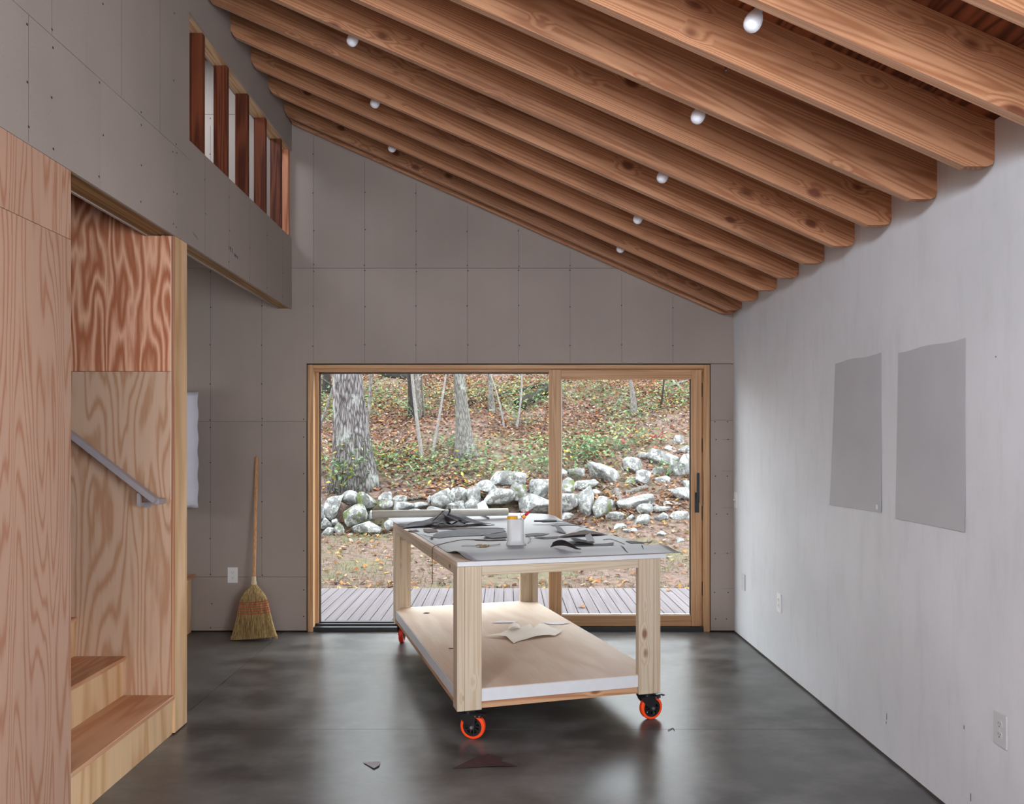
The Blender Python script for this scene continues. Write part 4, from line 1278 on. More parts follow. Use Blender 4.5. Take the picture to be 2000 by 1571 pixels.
# crumpled black sheets at the rear left
def bump_sheet(name, corners, n, hf, mat, label, cat, z0=0.004):
    """corners in table coordinates (u, v)"""
    W = [Vector((u, v, 0)) for u, v in corners]
    c = sum(W, Vector()) / 4
    V, F = [], []
    for j in range(n + 1):
        t = j / n
        for i in range(n + 1):
            s = i / n
            p = (W[0] * (1 - s) + W[1] * s) * (1 - t) + (W[3] * (1 - s) + W[2] * s) * t
            wx, wy = 0.03 * noise.noise(Vector((s * 3, t * 3, len(label)))), 0.03 * noise.noise(Vector((s * 3, t * 3, len(label) + 9)))
            u, v = p.x + wx, p.y + wy
            V.append((u - c.x, v - c.y, z0 + sheet_h(u, v) + max(0.0, hf(s, t))))
    for j in range(n):
        for i in range(n):
            q = j * (n + 1) + i
            F.append((q, q + 1, q + n + 2, q + n + 1))
    o = mesh_obj(name, V, F, mat, None, True, loc=t2w(c.x, c.y, ZP))
    o.rotation_euler = (0, 0, TA)
    md = o.modifiers.new('thickness', 'SOLIDIFY'); md.thickness = 0.0015
    tag(o, label, cat)
    return o
bump_sheet('black_sheet', [(-0.015, 1.66), (0.34, 1.72), (0.34, 1.93), (0.10, 1.98)], 16,
           lambda s, t: 0.072 * s ** 1.3 * (0.35 + 0.65 * math.sin(t * 2.4)) + 0.012 * math.sin(s * 7 + t * 4) ** 2 * s, PAP['black_sheet'], 'left black sheet of the crumpled heap on the table, sloping up to the right', 'sheet')
bump_sheet('black_sheet', [(0.30, 1.70), (0.66, 1.68), (0.60, 1.86), (0.33, 1.96)], 16,
           lambda s, t: 0.074 * (1 - s) ** 0.9 * (0.30 + 0.70 * math.sin(t * 2.4)) + 0.020 * math.sin(s * 9 + t * 5) ** 2 * (1 - s), PAP['black_sheet'], 'right black sheet of the crumpled heap on the table, falling to the right', 'sheet', 0.008)
bump_sheet('black_sheet', [(0.20, 1.60), (0.42, 1.60), (0.46, 1.72), (0.24, 1.73)], 10,
           lambda s, t: 0.012 * (1 - s) + 0.030 * t * math.sin(s * 6) ** 2, PAP['black_leather'], 'torn black piece at the front of the crumpled black heap', 'sheet', 0.012)
def curl_strip():
    z0 = ZP + sheet_h(0.3, 1.75)
    pts = [t2w(0.22, 1.74, z0 + 0.035), t2w(0.27, 1.76, z0 + 0.075), t2w(0.32, 1.78, z0 + 0.112), t2w(0.352, 1.79, z0 + 0.116), t2w(0.352, 1.80, z0 + 0.088), t2w(0.32, 1.80, z0 + 0.055), t2w(0.29, 1.78, z0 + 0.03)]
    P = catmull(pts, 6)
    c = P[0].copy()
    V, F = [], []
    for k, p in enumerate(P):
        w = 0.034 * (0.5 + 0.5 * math.sin(math.pi * k / (len(P) - 1)))
        V += [(p.x - c.x - 0.006, p.y - c.y - w / 2, p.z - c.z), (p.x - c.x + 0.006, p.y - c.y + w / 2, p.z - c.z + 0.006)]
    F = [(2 * k, 2 * k + 1, 2 * k + 3, 2 * k + 2) for k in range(len(P) - 1)]
    o = mesh_obj('curled_strip', V, F, PAP['black_sheet'], None, True, loc=c)
    md = o.modifiers.new('thickness', 'SOLIDIFY'); md.thickness = 0.0015
    tag(o, 'black strip looping up out of the crumpled black heap', 'strip')
curl_strip()
# paper roll along the rear edge
def roll():
    a, b = Vector((-0.985, 5.995, 0.968)), Vector((0.010, 6.285, 0.962))
    t = empty('paper_roll', (a + b) / 2 - Vector((0, 0, 0.030)))
    d = (b - a).normalized()
    L = t.location
    V, F = [], []
    n, r0, r1 = 28, 0.0285, 0.024
    u = d.orthogonal().normalized(); w = d.cross(u)
    for (p, r) in ((a, r1), (a, r0), (b, r0), (b, r1)):
        for i in range(n):
            q = 2 * math.pi * i / n
            V.append(p + (u * math.cos(q) + w * math.sin(q)) * r - L)
    for k in range(4):
        for i in range(n):
            j = (i + 1) % n
            k2 = (k + 1) % 4
            F.append((k * n + i, k * n + j, k2 * n + j, k2 * n + i))
    o = mesh_obj('tube', V, F, plain('roll_paper', srgb(206, 203, 190), 0.5, mott=0.03), t); fix_normals(o)
    o.data.polygons.foreach_set('use_smooth', [True] * len(o.data.polygons))
    tag(t, 'long pale paper roll lying along the rear edge of the table', 'paper roll')
roll()
# black bar
c = pixz(1065, 1016.5, ZP + 0.03)
o = box('black_bar', -0.083, 0.083, -0.012, 0.012, 0.0, 0.012, M['black_metal'], None, bev=0.002)
o.location = c; o.location.z = ZP + 0.018
tag(o, 'short black bar lying near the rear right of the table', 'bar')

# ---- glue bottle
def bottle():
    c = pixz(1007, 1065, ZP)
    c.z = ZP + 0.0012
    t = empty('glue_bottle', c, math.radians(4))
    tag(t, 'translucent glue bottle with yellow lid and red spout cap on the table', 'bottle')
    def rr(cx, hx, hy, r, n=6):
        pts = []
        for (sx_, sy_, a0) in ((1, 1, 0), (-1, 1, 90), (-1, -1, 180), (1, -1, 270)):
            for k in range(n + 1):
                a = math.radians(a0 + 90 * k / n)
                pts.append((cx + sx_ * (hx - r) + r * math.cos(a), sy_ * (hy - r) + r * math.sin(a)))
        return pts
    def loft(secs):
        V, F = [], []
        n = len(secs[0][1])
        for z, pts in secs: V += [(x, y, z) for x, y in pts]
        for k in range(len(secs) - 1):
            for i in range(n):
                j = (i + 1) % n
                F.append((k * n + i, k * n + j, (k + 1) * n + j, (k + 1) * n + i))
        F += [tuple(range(n - 1, -1, -1)), tuple((len(secs) - 1) * n + i for i in range(n))]
        return V, F
    def plastic(name, col, tr):
        m, nt, out = new_mat(name)
        p = bsdf(nt, out, col, 0.3, 0.5)
        tb = nd(nt, 'ShaderNodeBsdfTransparent', Color=(0.95, 0.95, 0.96, 1))
        mx = nd(nt, 'ShaderNodeMixShader', Fac=tr)
        nt.links.new(p.outputs[0], mx.inputs[1]); nt.links.new(tb.outputs[0], mx.inputs[2]); nt.links.new(mx.outputs[0], out.inputs['Surface'])
        return m
    shell = plastic('milky_plastic', srgb(232, 232, 230), 0.35)
    body = [(0.0, rr(0.003, 0.058, 0.040, 0.03)), (0.008, rr(0.003, 0.058, 0.040, 0.03)), (0.016, rr(0.001, 0.051, 0.035, 0.028)), (0.030, rr(0.0, 0.048, 0.033, 0.027)),
            (0.146, rr(0.0, 0.048, 0.033, 0.027)), (0.150, rr(-0.003, 0.043, 0.030, 0.025))]
    mesh_obj('bottle_body', *loft(body), shell, t, True)
    spout = cyl((0.037, 0, 0.148), (0.044, 0, 0.158), 0.013, 0.012, n=16)
    mesh_obj('spout_tube', *merge(bx(0.012, 0.0135, -0.02, 0.02, 0.03, 0.147), tube([(0.035, 0, 0.143), (0.040, 0, 0.153), (0.047, 0, 0.161)], [0.0125, 0.012, 0.010], n=16)), shell, t, True)
    glue = [(0.003, rr(0.002, 0.050, 0.034, 0.027)), (0.018, rr(0.0, 0.046, 0.031, 0.026)), (0.103, rr(-0.0, 0.0455, 0.031, 0.026)), (0.104, rr(-0.0, 0.0455, 0.031, 0.026))]
    mesh_obj('glue', *loft(glue), plain('pale_glue', srgb(232, 234, 232), 0.5), t, True)
    yel = plain('yellow_plastic', srgb(242, 176, 32), 0.4)
    lidp = []
    V, F = [], []
    n = 48
    for z, r in ((0.150, 0.031), (0.166, 0.031), (0.168, 0.029)):
        for i in range(n):
            a = 2 * math.pi * i / n
            q = r - (0.001 if i % 2 else 0)
            V.append((-0.019 + q * math.cos(a), q * math.sin(a), z))
    for k in range(2):
        for i in range(n):
            j = (i + 1) % n
            F.append((k * n + i, k * n + j, (k + 1) * n + j, (k + 1) * n + i))
    F += [tuple(range(n - 1, -1, -1)), tuple(2 * n + i for i in range(n))]
    mesh_obj('lid', V, F, yel, t)
    d = Vector((0.72, 0, 0.69)).normalized()
    p = Vector((0.043, 0, 0.158))
    mesh_obj('spout_nut', *lathe([(0.0, 0.0), (0.0125, 0.0), (0.0125, 0.014), (0.009, 0.016), (0.0, 0.016)], p, d, 12), yel, t)
    red = plain('red_plastic', srgb(212, 44, 52), 0.4)
    mesh_obj('spout_cap', *lathe([(0.0, 0.017), (0.009, 0.017), (0.0085, 0.044), (0.005, 0.046), (0.0022, 0.064), (0.0, 0.064)], p, d, 16), red, t, True)
    mesh_obj('cap_strap', *merge(lathe([(0.0128, -0.003), (0.0145, -0.003), (0.0145, 0.001), (0.0128, 0.001)], p, d, 16),
             tube(catmull([p + Vector((-0.011, 0, 0.008)), p + Vector((-0.010, 0, 0.026)), p + Vector((0.004, 0, 0.042)), p + d * 0.040 + Vector((-0.005, 0, 0.006))], 5), 0.0013, n=6)), red, t, True)
bottle()

# ---- scissors
def scissors():
    c = pixz(954, 1067.5, ZP)
    c.z = ZP + 0.0035
    t = empty('scissors', c, math.radians(38))
    tag(t, 'brass coloured scissors lying beside the glue bottle', 'scissors')
    brass = plain('worn_brass', srgb(168, 140, 96), 0.3, metal=0.8)
    for s in (-1, 1):
        poly = [(0.0, 0.006 * s), (0.085, 0.0015 * s + 0.002), (0.086, 0.0), (0.0, -0.006 * s)]
        z = 0.001 if s > 0 else 0.0032
        o = mesh_obj('blade', *prism(poly, 'Z', z, z + 0.002), M['steel'], t); fix_normals(o)
        path = []
        for i in range(25):
            a = 2 * math.pi * i / 24
            path.append((-0.050 + 0.024 * math.cos(a), 0.019 * s + 0.014 * math.sin(a), 0.004 + 0.002 * s))
        mesh_obj('finger_ring', *merge(tube(path, 0.0034, n=8, caps=False), tube([(0.004, 0, 0.003), (-0.014, 0.006 * s, 0.004), (-0.028, 0.013 * s, 0.004)], 0.0042, n=8)), brass, t, True)
    mesh_obj('pivot_screw', *cyl((0, 0, 0.0), (0, 0, 0.0085), 0.0055, n=14), brass, t)
scissors()
# cords
def cord(name, pts, r, mat, label):
    P = catmull(pts, 8)
    c = P[0].copy()
    o = mesh_obj(name, *tube([p - c for p in P], r, n=6), mat, None, True, loc=c)
    tag(o, label, 'cord')
def tz(px, py, z): return pixz(px, py, z)
zc = ZP + 0.006
edge = t2w(-0.004, 0.66, zc)
def tp(px, py, h=0.0):
    p = pixz(px, py, ZP)
    u, v, _ = w2t(p)
    p.z = ZP + sheet_h(u, v) + 0.004 + h
    return p
cord('leather_lace', [tp(987, 1056.5), tp(955, 1056.5), tp(930, 1056), tp(907, 1055.5), tp(880, 1060), tp(858, 1065), t2w(0.018, 0.62, ZP + 0.008), t2w(-0.006, 0.60, ZP - 0.004), t2w(-0.010, 0.59, ZP - 0.06),
                      t2w(-0.009, 0.59, ZP - 0.14), t2w(-0.008, 0.59, ZP - 0.205)], 0.0021, PAP['tan_cord'], 'thin brown leather cord hanging over the left table edge')
cord('wire', [tp(1026, 1050), tp(1032, 1050), tp(1036, 1055, .01), tp(1036, 1059, .008), tp(1031, 1063)], 0.0022, plain('tan_wire', srgb(128, 108, 82), 0.5), 'short bent tan wire right of the glue bottle')
cord('leather_lace', [tp(1178, 1056), tp(1192, 1054.5), tp(1204, 1058), tp(1214, 1062), tp(1220, 1064.5)], 0.0018, PAP['tan_cord'], 'thin brown cord on the right of the front scrap pile')

# ---- on the shelf and floor
ZSH = 0.2585
def pier(s, t): return 0.012 * math.sin(s * 7) ** 2 * (1 - abs(t - 0.5)) + 0.010 * t
scrap('leather_offcut', C7([(775, 291), (870, 287), (925, 262), (985, 245), (1050, 232), (1068, 258), (1105, 228), (1140, 231), (1185, 248), (1240, 257), (1242, 270), (1200, 292), (1165, 290), (1060, 306), (985, 320), (948, 337), (900, 302)]),
      ZSH, PAP['cream_leather'], 'cream crumpled leather offcut lying on the lower shelf', 'leather scrap', pier, 0.0015)
scrap('leather_offcut', C7([(915, 250), (920, 232), (950, 218), (985, 225), (988, 245), (950, 258)]), ZSH + 0.016, PAP['cream_leather'], 'small cream curl on top of the crumpled offcut on the shelf', 'leather scrap',
      lambda s, t: 0.022 * math.sin(s * 3.1) * (1 - 0.5 * t), 0.0015)
scrap('paper_scrap', C7([(815, 209), (885, 197), (970, 200), (960, 208), (850, 211)]), ZSH, PAP['white_paper'], 'narrow white strip on the middle of the lower shelf', 'paper scrap')
scrap('paper_scrap', C7([(1135, 207), (1200, 204), (1292, 212), (1215, 221), (1150, 216)]), ZSH, PAP['white_paper'], 'white strip at the right edge of the lower shelf', 'paper scrap')
scrap('paper_scrap', C7([(395, 152), (410, 147), (437, 148), (425, 152)]), ZSH, PAP['scrap_dark'], 'tiny dark scrap near the rear left of the lower shelf', 'paper scrap')
scrap('paper_scrap', C7([(550, 365), (596, 365), (594, 369), (555, 369)]), ZSH, PAP['scrap_dark'], 'tiny dark scrap near the left front of the lower shelf', 'paper scrap')
scrap('leather_scrap', C7([(577, 1098), (690, 1053), (790, 1028), (878, 1042), (868, 1064), (970, 1082), (780, 1087)]), 0.0012, PAP['maroon_scrap'], 'dark maroon triangular scrap on the concrete floor in front of the table', 'leather scrap',
      lambda s, t: 0.012 * math.sin(s * 3.14) * t, 0.002)
scrap('paper_scrap', C7([(28, 1063), (135, 1063), (126, 1085), (95, 1102), (52, 1077)]), 0.0012, PAP['scrap_pale'], 'small pale grey scrap on the concrete floor left of the maroon one', 'paper scrap', lambda s, t: 0.004 * s)
cord('thread', [pixz(1305, 1427, 0.003), pixz(1310, 1424.5, 0.003), pixz(1314.5, 1423, 0.003), pixz(1317, 1426.5, 0.003)], 0.0018, PAP['black_leather'], 'short dark bent thread on the floor right of the front right caster')

# ================================================================== OUTDOORS
def smooth(a, b, x):
    t = min(1.0, max(0.0, (x - a) / (b - a)))
    return t * t * (3 - 2 * t)
def hill(Y): return 0.82 + 0.33 * (Y - 13.5) + (0.10 * (Y - 22) if Y > 22 else 0)
def ground(X, Y):
    yard = -0.11 + 0.068 * (Y - 9.0)
    left = yard if Y < 12.45 else (yard + (hill(12.95) - yard) * smooth(12.45, 12.95, Y) if Y < 12.95 else hill(Y))
    right = max(yard, hill(Y))
    k = smooth(0.7, 2.0, X)
    z = left * (1 - k) + right * k
    z += 0.05 * noise.noise(Vector((X * 0.7, Y * 0.7, 3.1))) * smooth(9, 13, Y) + 0.02 * noise.noise(Vector((X * 2.3, Y * 2.3, 8.2))) * smooth(8.7, 10, Y)
    if Y > 15: z += 0.16 * noise.noise(Vector((X * 0.35, Y * 0.35, 1.0)))
    return z
def ghit(px, py):
    Y = 8.9
    while Y < 40:
        p = pix(px, py, Y)
        if p.z <= ground(p.x, Y): return p
        Y += 0.03
    return pix(px, py, 40)

V, F = [], []
xs = [-16 + 0.4 * i for i in range(81)]
yg = [7.2 + 0.22 * i for i in range(60)] + [20.4 + 0.7 * i for i in range(36)]
for y in yg:
    for x in xs: V.append((x, y, ground(x, y) if y > 8.4 else -0.16))
nx = len(xs)
F = [(j * nx + i, j * nx + i + 1, (j + 1) * nx + i + 1, (j + 1) * nx + i) for j in range(len(yg) - 1) for i in range(nx - 1)]
gr = mesh_obj('ground', V, F, M['soil'], None, True)
tag(gr, 'sloping woodland ground rising behind the stone wall', kind='structure')

# deck
deck = empty('deck', (0, 7.6, -0.02))
tag(deck, 'weathered grey-brown timber deck outside the glass door', kind='structure')
dm = None
for i in range(74):
    x = -3.5 + 0.0952 * i
    if dm is None:
        dm = mesh_obj('deck_board', *bx(-0.0445, 0.0445, -0.93, 0.92, -0.025, 0.0), M['decking'], deck)
        bevel_mesh(dm, 0.0015)
        o = dm
    else:
        o = dm.copy(); COL.objects.link(o)
    o.parent = deck
    o.location = (x, 0, R.uniform(-0.001, 0.001))
mesh_obj('deck_joists', *merge(*[bx(-3.55, 3.55, y - 0.02, y + 0.02, -0.12, -0.027) for y in (-0.9, -0.45, 0, 0.45, 0.885)]), M['seam'], deck)

# stones
def stone_mesh(rng, w, d, h):
    bm = bmesh.new()
    bmesh.ops.create_icosphere(bm, subdivisions=3, radius=1.0)
    planes = []
    for i in range(10):
        n = Vector((rng.gauss(0, 1), rng.gauss(0, 1), rng.gauss(0, 1))).normalized()
        planes.append((n, rng.uniform(0.42, 0.72)))
    off = Vector((rng.uniform(0, 50), rng.uniform(0, 50), rng.uniform(0, 50)))
    for v in bm.verts:
        for n, dd in planes:
            k = v.co.dot(n)
            if k > dd: v.co -= n * (k - dd) * 0.97
        v.co *= 1 + 0.06 * noise.noise(v.co * 2.2 + off) + 0.03 * noise.noise(v.co * 6 + off)
    mx = [max(abs(v.co[i]) for v in bm.verts) for i in range(3)]
    for v in bm.verts: v.co = Vector((v.co.x / mx[0] * w / 2, v.co.y / mx[1] * d / 2, v.co.z / mx[2] * h / 2))
    me = bpy.data.meshes.new('stone')
    bm.to_mesh(me); bm.free()
    me.polygons.foreach_set('use_smooth', [True] * len(me.polygons))
    return me
wall_stone = empty('stone_wall', (0, 12.4, 0.1))
tag(wall_stone, 'tumbled dry stone wall of lichen covered boulders below the woods', 'stone wall')
STN = [(651,987,37,52,8,0),(683,976,38,30,12,0),(716,981,36,34,0,1),(754,970,30,22,-15,0),(780,974,24,14,0,0),(750,985,30,18,0,1),(782,990,46,20,0,0),
 (692,1010,45,40,-10,1),(721,1035,68,28,5,0),(727,1010,17,22,0,1),(762,1028,22,22,0,0),(634,1024,26,21,0,0),(651,1020,14,13,0,0),(639,1007,14,10,0,0),
 (626,1000,18,32,0,0),(640,1040,30,17,0,0),(661,1035,19,27,0,1),(682,1049,15,12,0,0),(622,975,12,20,0,0),(822,988,34,15,0,0),
 (862,971,44,38,-15,0),(898,966,34,36,5,0),(923,970,32,38,-20,0),(953,956,44,30,8,0),(992,938,64,31,3,0),(968,975,66,34,-15,0),(1017,960,38,34,-10,1),
 (1039,964,12,12,0,0),(1058,951,42,38,0,0),(1040,987,80,38,0,0),(890,987,36,24,0,0),(920,986,27,22,0,0),(838,975,10,13,0,0),
 (1098,926,24,22,0,0),(1126,924,30,22,0,1),(1106,951,30,32,0,1),(1146,946,50,27,-5,0),(1183,929,72,38,42,0),(1108,982,38,34,0,0),(1146,987,38,62,-10,0),(1183,994,42,42,0,1),
 (1106,1010,26,14,0,0),(1236,914,40,36,25,0),(1256,938,29,34,0,0),(1232,943,24,20,0,1),(1254,893,24,18,0,0),(1297,898,58,34,5,0),(1322,916,26,36,-25,0),(1340,910,34,48,0,0),
 (1282,924,32,18,-15,0),(1323,861,23,24,0,0),(1337,880,24,17,0,0),(1307,878,22,13,0,0),(1247,981,72,38,-8,0),(1256,997,36,22,-10,0),(1335,969,40,28,0,0),(1289,996,36,15,-15,0),
 (1309,984,30,11,0,0),(1332,1009,38,20,-10,0),(1292,1012,24,17,0,0),(1257,1019,31,23,-10,0),(1209,1010,40,18,0,0),(1234,1012,18,13,0,0),(1208,1030,28,15,0,0),(1232,1039,26,11,0,0),
 (1289,1044,21,13,0,0),(1327,1057,18,10,0,0),(1295,938,28,14,0,0),(1345,946,24,22,0,0),(1166,965,20,16,0,0),(800,1012,40,30,0,0),(850,1010,44,34,0,0),(910,1016,50,34,0,0),(965,1012,48,34,0,1),(1020,1018,44,26,0,0)]
for x in range(480, 615, 26):
    STN += [(x, 985 + R.uniform(-6, 6), 32, 30, R.uniform(-15, 15), R.random() < .3), (x + 10, 1015, 34, 28, 0, 0), (x - 4, 1038, 30, 22, 0, 0)]
for x in range(1365, 1520, 30):
    STN += [(x, 880 + R.uniform(-10, 10), 40, 34, R.uniform(-15, 15), 0), (x + 10, 920, 42, 34, 0, R.random() < .4), (x - 4, 960, 38, 30, 0, 0), (x, 1005, 34, 22, 0, 0)]
srng = random.Random(31)
for (px, py, w, h, rot, moss) in STN:
    bot = py + h / 2
    if px < 1130:
        Y = 12.30 + max(0, 1046 - bot) * 0.0055
    else:
        Y = ghit(px, bot - 0.12 * h).y + 0.04
        Y = max(Y, 11.0)
    ww, hh = w * Y / F_PX * 1.2, h * Y / F_PX * 1.2
    dd = max(0.16, (ww * 0.55 + hh * 0.45) * srng.uniform(0.8, 1.1))
    me = stone_mesh(srng, ww, dd, hh)
    me.materials.append(M['rock_moss'] if moss else M['rock'])
    o = bpy.data.objects.new('stone', me)
    COL.objects.link(o)
    o.parent = wall_stone
    p = pix(px, py, Y)
    o.location = p + Vector((0, dd * 0.15, 0)) - Vector(wall_stone.location)
    o.rotation_euler = (0, math.radians(rot), srng.uniform(-0.2, 0.2))

# trees
def tree_mesh(path, radii, n, amp, seed):
    V, F = tube(path, radii, n, True)
    off = Vector((seed * 3.7, seed * 1.9, 0))
    out = []
    k = len(path)
    for i, v in enumerate(V):
        c = Vector(path[i // n])
        d = Vector(v) - c
        q = 1 + amp * noise.noise(Vector((d.normalized().x * 2.2, d.normalized().y * 2.2, c.z * 0.8)) + off) + amp * 0.5 * noise.noise(Vector((d.normalized().x * 6, d.normalized().y * 6, c.z * 3)) + off)
        out.append(c + d * q)
    return out, F
def leaves_arrays(centres, size, normals_tilt, palette, rng, aspect=0.8):
    """numpy leaf cloud: one six-cornered, slightly folded leaf per centre"""
    n = len(centres)
    C = np.asarray(centres, float)
    sh = np.array([(0, -.55), (.30, -.18), (.26, .20), (0, .55), (-.26, .20), (-.30, -.18)])
    fold = np.array([0, .12, .12, 0, .12, .12])
    sz = size * rng.uniform(0.6, 1.25, n)
    a = rng.uniform(0, 2 * math.pi, n)
    tx = rng.normal(0, normals_tilt, n); ty = rng.normal(0, normals_tilt, n)
    px = sh[None, :, 0] * aspect * 1.25
    py = np.repeat(sh[None, :, 1], n, 0)
    X = px * np.cos(a)[:, None] - py * np.sin(a)[:, None]
    Yv = px * np.sin(a)[:, None] + py * np.cos(a)[:, None]
    Z = fold[None, :] * rng.uniform(-0.5, 1.6, n)[:, None] + X * tx[:, None] + Yv * ty[:, None]
    nrm_ = 1 / np.sqrt(1 + tx ** 2 + ty ** 2)
    P = np.stack([X * sz[:, None] * nrm_[:, None] ** 0.5, Yv * sz[:, None] * nrm_[:, None] ** 0.5, Z * sz[:, None] * nrm_[:, None]], -1) + C[:, None, :]
    pal = np.asarray(palette)
    col = pal[rng.randint(0, len(pal), n)] * rng.uniform(0.75, 1.2, (n, 1))
    return P.reshape(-1, 3), np.repeat(col, 6, 0)
def leaf_object(name, P, colr, parent=None, loc=(0, 0, 0)):
    n = len(P) // 6
    me = bpy.data.meshes.new(name)
    me.vertices.add(n * 6)
    me.vertices.foreach_set('co', (P - np.asarray(loc)).astype(np.float32).ravel())
    idx = np.arange(n)[:, None] * 6
    loops = np.concatenate([idx + np.array([[0, 1, 2, 3]]), idx + np.array([[0, 3, 4, 5]])], 1).ravel()
    me.loops.add(len(loops))
    me.loops.foreach_set('vertex_index', loops.astype(np.int32))
    me.polygons.add(n * 2)
    me.polygons.foreach_set('loop_start', (np.arange(n * 2) * 4).astype(np.int32))
    me.polygons.foreach_set('loop_total', np.full(n * 2, 4, np.int32))
    me.update(calc_edges=True)
    at = me.attributes.new('leafcol', 'FLOAT_COLOR', 'POINT')
    at.data.foreach_set('color', np.concatenate([np.clip(colr, 0, 1), np.ones((len(colr), 1))], 1).astype(np.float32).ravel())
    me.materials.append(M['leaf'])
    me.validate()
    o = bpy.data.objects.new(name, me)
    COL.objects.link(o)
    if parent is not None: o.parent = parent
    else: o.location = loc
    return o
GREENS = [es(132, 166, 110), es(150, 182, 126), es(116, 152, 102), es(168, 190, 132), es(138, 170, 128)]
YELLOWS = [es(226, 204, 96), es(206, 196, 92), es(214, 176, 80), es(170, 186, 96)]
BROWNS = [es(172, 128, 104), es(152, 108, 88), es(190, 150, 126), es(132, 96, 82), es(206, 168, 142), es(196, 134, 92), es(214, 150, 86), es(168, 118, 98), es(180, 142, 124), es(222, 176, 104), es(112, 84, 72), es(98, 72, 62), es(224, 196, 176), es(226, 138, 84), es(214, 186, 170)]
def tree(name, base_px, top_px, w_base, w_top, mat, label, height=8.0, flare=1.0, bend=0.0, amp=0.10, sides=14, branches=0, yellow=0, seed=1, Y=None):
    b = ghit(*base_px) if Y is None else pix(base_px[0], base_px[1], Y)
    if Y is not None: b.z = ground(b.x, b.y)
    Yb = b.y
    tdir = pix(top_px[0], top_px[1], Yb) - pix(base_px[0], base_px[1], Yb)
    t = empty(name, b)
    rb, rt = w_base * Yb / F_PX / 2, w_top * Yb / F_PX / 2
    vis_h = tdir.z
    rg = random.Random(seed)
    path, rad = [], []
    n = 26
    for i in range(n + 1):
        f = i / n
        z = f ** 1.3 * height
        k = z / vis_h
        x = tdir.x * k if k < 1.6 else tdir.x * 1.6 + tdir.x * (k - 1.6) * 0.3
        x += bend * math.sin(k * 2.2) * Yb / F_PX
        r = rb + (rt - rb) * min(1, k) if k < 1 else rt * max(0.25, 1 - (k - 1) * vis_h / height * 0.9)
        r *= 1 + flare * math.exp(-z / (rb * 2.2 + 0.02))
        path.append((x, 0.25 * bend * math.sin(k) * Yb / F_PX, z - (0.15 if i == 0 else 0)))
        rad.append(r)
    mesh_obj('trunk', *tree_mesh(path, rad, sides, amp, seed), mat, t, True)
    for i in range(branches):
        k = rg.randint(6, 20)
        p = Vector(path[k]); a = rg.uniform(0, 6.28); L = rg.uniform(0.5, 1.1)
        q = [p, p + Vector((math.cos(a) * L * .4, math.sin(a) * L * .3, L * .22)), p + Vector((math.cos(a) * L * .8, math.sin(a) * L * .5, L * .5)), p + Vector((math.cos(a) * L * 1.2, math.sin(a) * L * .8, L * .66))]
        br = mesh_obj('branch', *tube(catmull(q, 3), [max(0.004, rad[k] * 0.35 * (1 - 0.09 * s)) for s in range(10)], n=5), mat, t, True)
        if yellow:
            pts = []
            for m_ in range(yellow):
                s = rg.uniform(0.3, 1.0)
                c = q[0].lerp(q[3], s)
                pts.append((c.x + rg.gauss(0, .14), c.y + rg.gauss(0, .14), c.z + rg.gauss(0, .12)))
            P, cc = leaves_arrays(pts, 0.075, 0.7, YELLOWS + GREENS[:2], np.random.RandomState(seed * 7 + i))
            leaf_object('foliage', P, cc, t)
    tag(t, label, 'tree')
    return t
tree('oak_tree', (692, 944), (679, 729), 68, 55, M['oak_bark'], 'large rough-barked oak trunk behind the wall at the left of the glass', 9, 0.55, 0, 0.07, 40, 2, 0, 3, Y=13.45)
tree('sapling', (713, 866), (724, 729), 8, 6, M['grey_bark'], 'slim grey sapling just right of the large oak', 7, 0.3, 2, 0.08, 10, 3, 14, 4)
tree('dark_tree', (807, 816), (802, 729), 16, 13, M['dark_bark'], 'dark trunk left of the pale slim birch', 8, 0.4, 0, 0.08, 14, 2, 0, 5)
tree('grey_tree', (819, 818), (813, 729), 10, 8, M['grey_bark'], 'thin lichen grey trunk hard against the dark trunk', 8, 0.4, 1, 0.08, 10, 2, 6, 6)
tree('birch_tree', (826, 905), (807, 729), 8, 6, M['birch_bark'], 'slim pale birch leaning left, rooted near the stones', 8, 0.3, -3, 0.06, 10, 3, 12, 7)
tree('sapling', (829, 812), (825, 729), 5, 4, M['grey_bark'], 'thin sapling right behind the birch', 6, 0.3, -2, 0.06, 8, 2, 6, 8)
tree('sapling', (843, 896), (870, 729), 6, 4, M['birch_bark'], 'thin pale sapling leaning right, between birch and stout grey tree', 6, 0.3, 2, 0.06, 8, 3, 8, 9)
tree('grey_tree', (910, 891), (896, 729), 28, 22, M['grey_bark'], 'stout grey tree in the middle of the fixed pane', 9, 0.9, 0, 0.09, 26, 2, 0, 10)
tree('grey_tree', (961, 806), (956, 729), 11, 9, M['grey_bark'], 'slender grey tree right of the stout grey tree', 8, 0.6, 0, 0.08, 12, 2, 0, 11)
tree('sapling', (1008, 838), (1012, 729), 5, 3, M['birch_bark'], 'crooked pale sapling left of the door stile', 6, 0.3, 8, 0.06, 8, 3, 8, 12)
tree('sapling', (985, 835), (962, 752), 4, 3, M['birch_bark'], 'thin sapling bending left by the slender grey tree', 4, 0.3, 4, 0.06, 8, 2, 8, 13)
tree('sapling', (621, 842), (648, 760), 6, 5, M['grey_bark'], 'leaning sapling with yellow leaves left of the large oak', 5, 0.3, 2, 0.06, 8, 8, 40, 14)
tree('dark_tree', (640, 770), (636, 700), 16, 14, M['dark_bark'], 'far dark trunk left of the large oak', 9, 0.4, 0, 0.08, 12, 0, 0, 15)
tree('broken_snag', (1239, 810), (1229, 742), 13, 8, M['dead_bark'], 'short broken grey snag seen through the sliding panel', 1.15, 0.4, 2, 0.12, 12, 0, 0, 16)
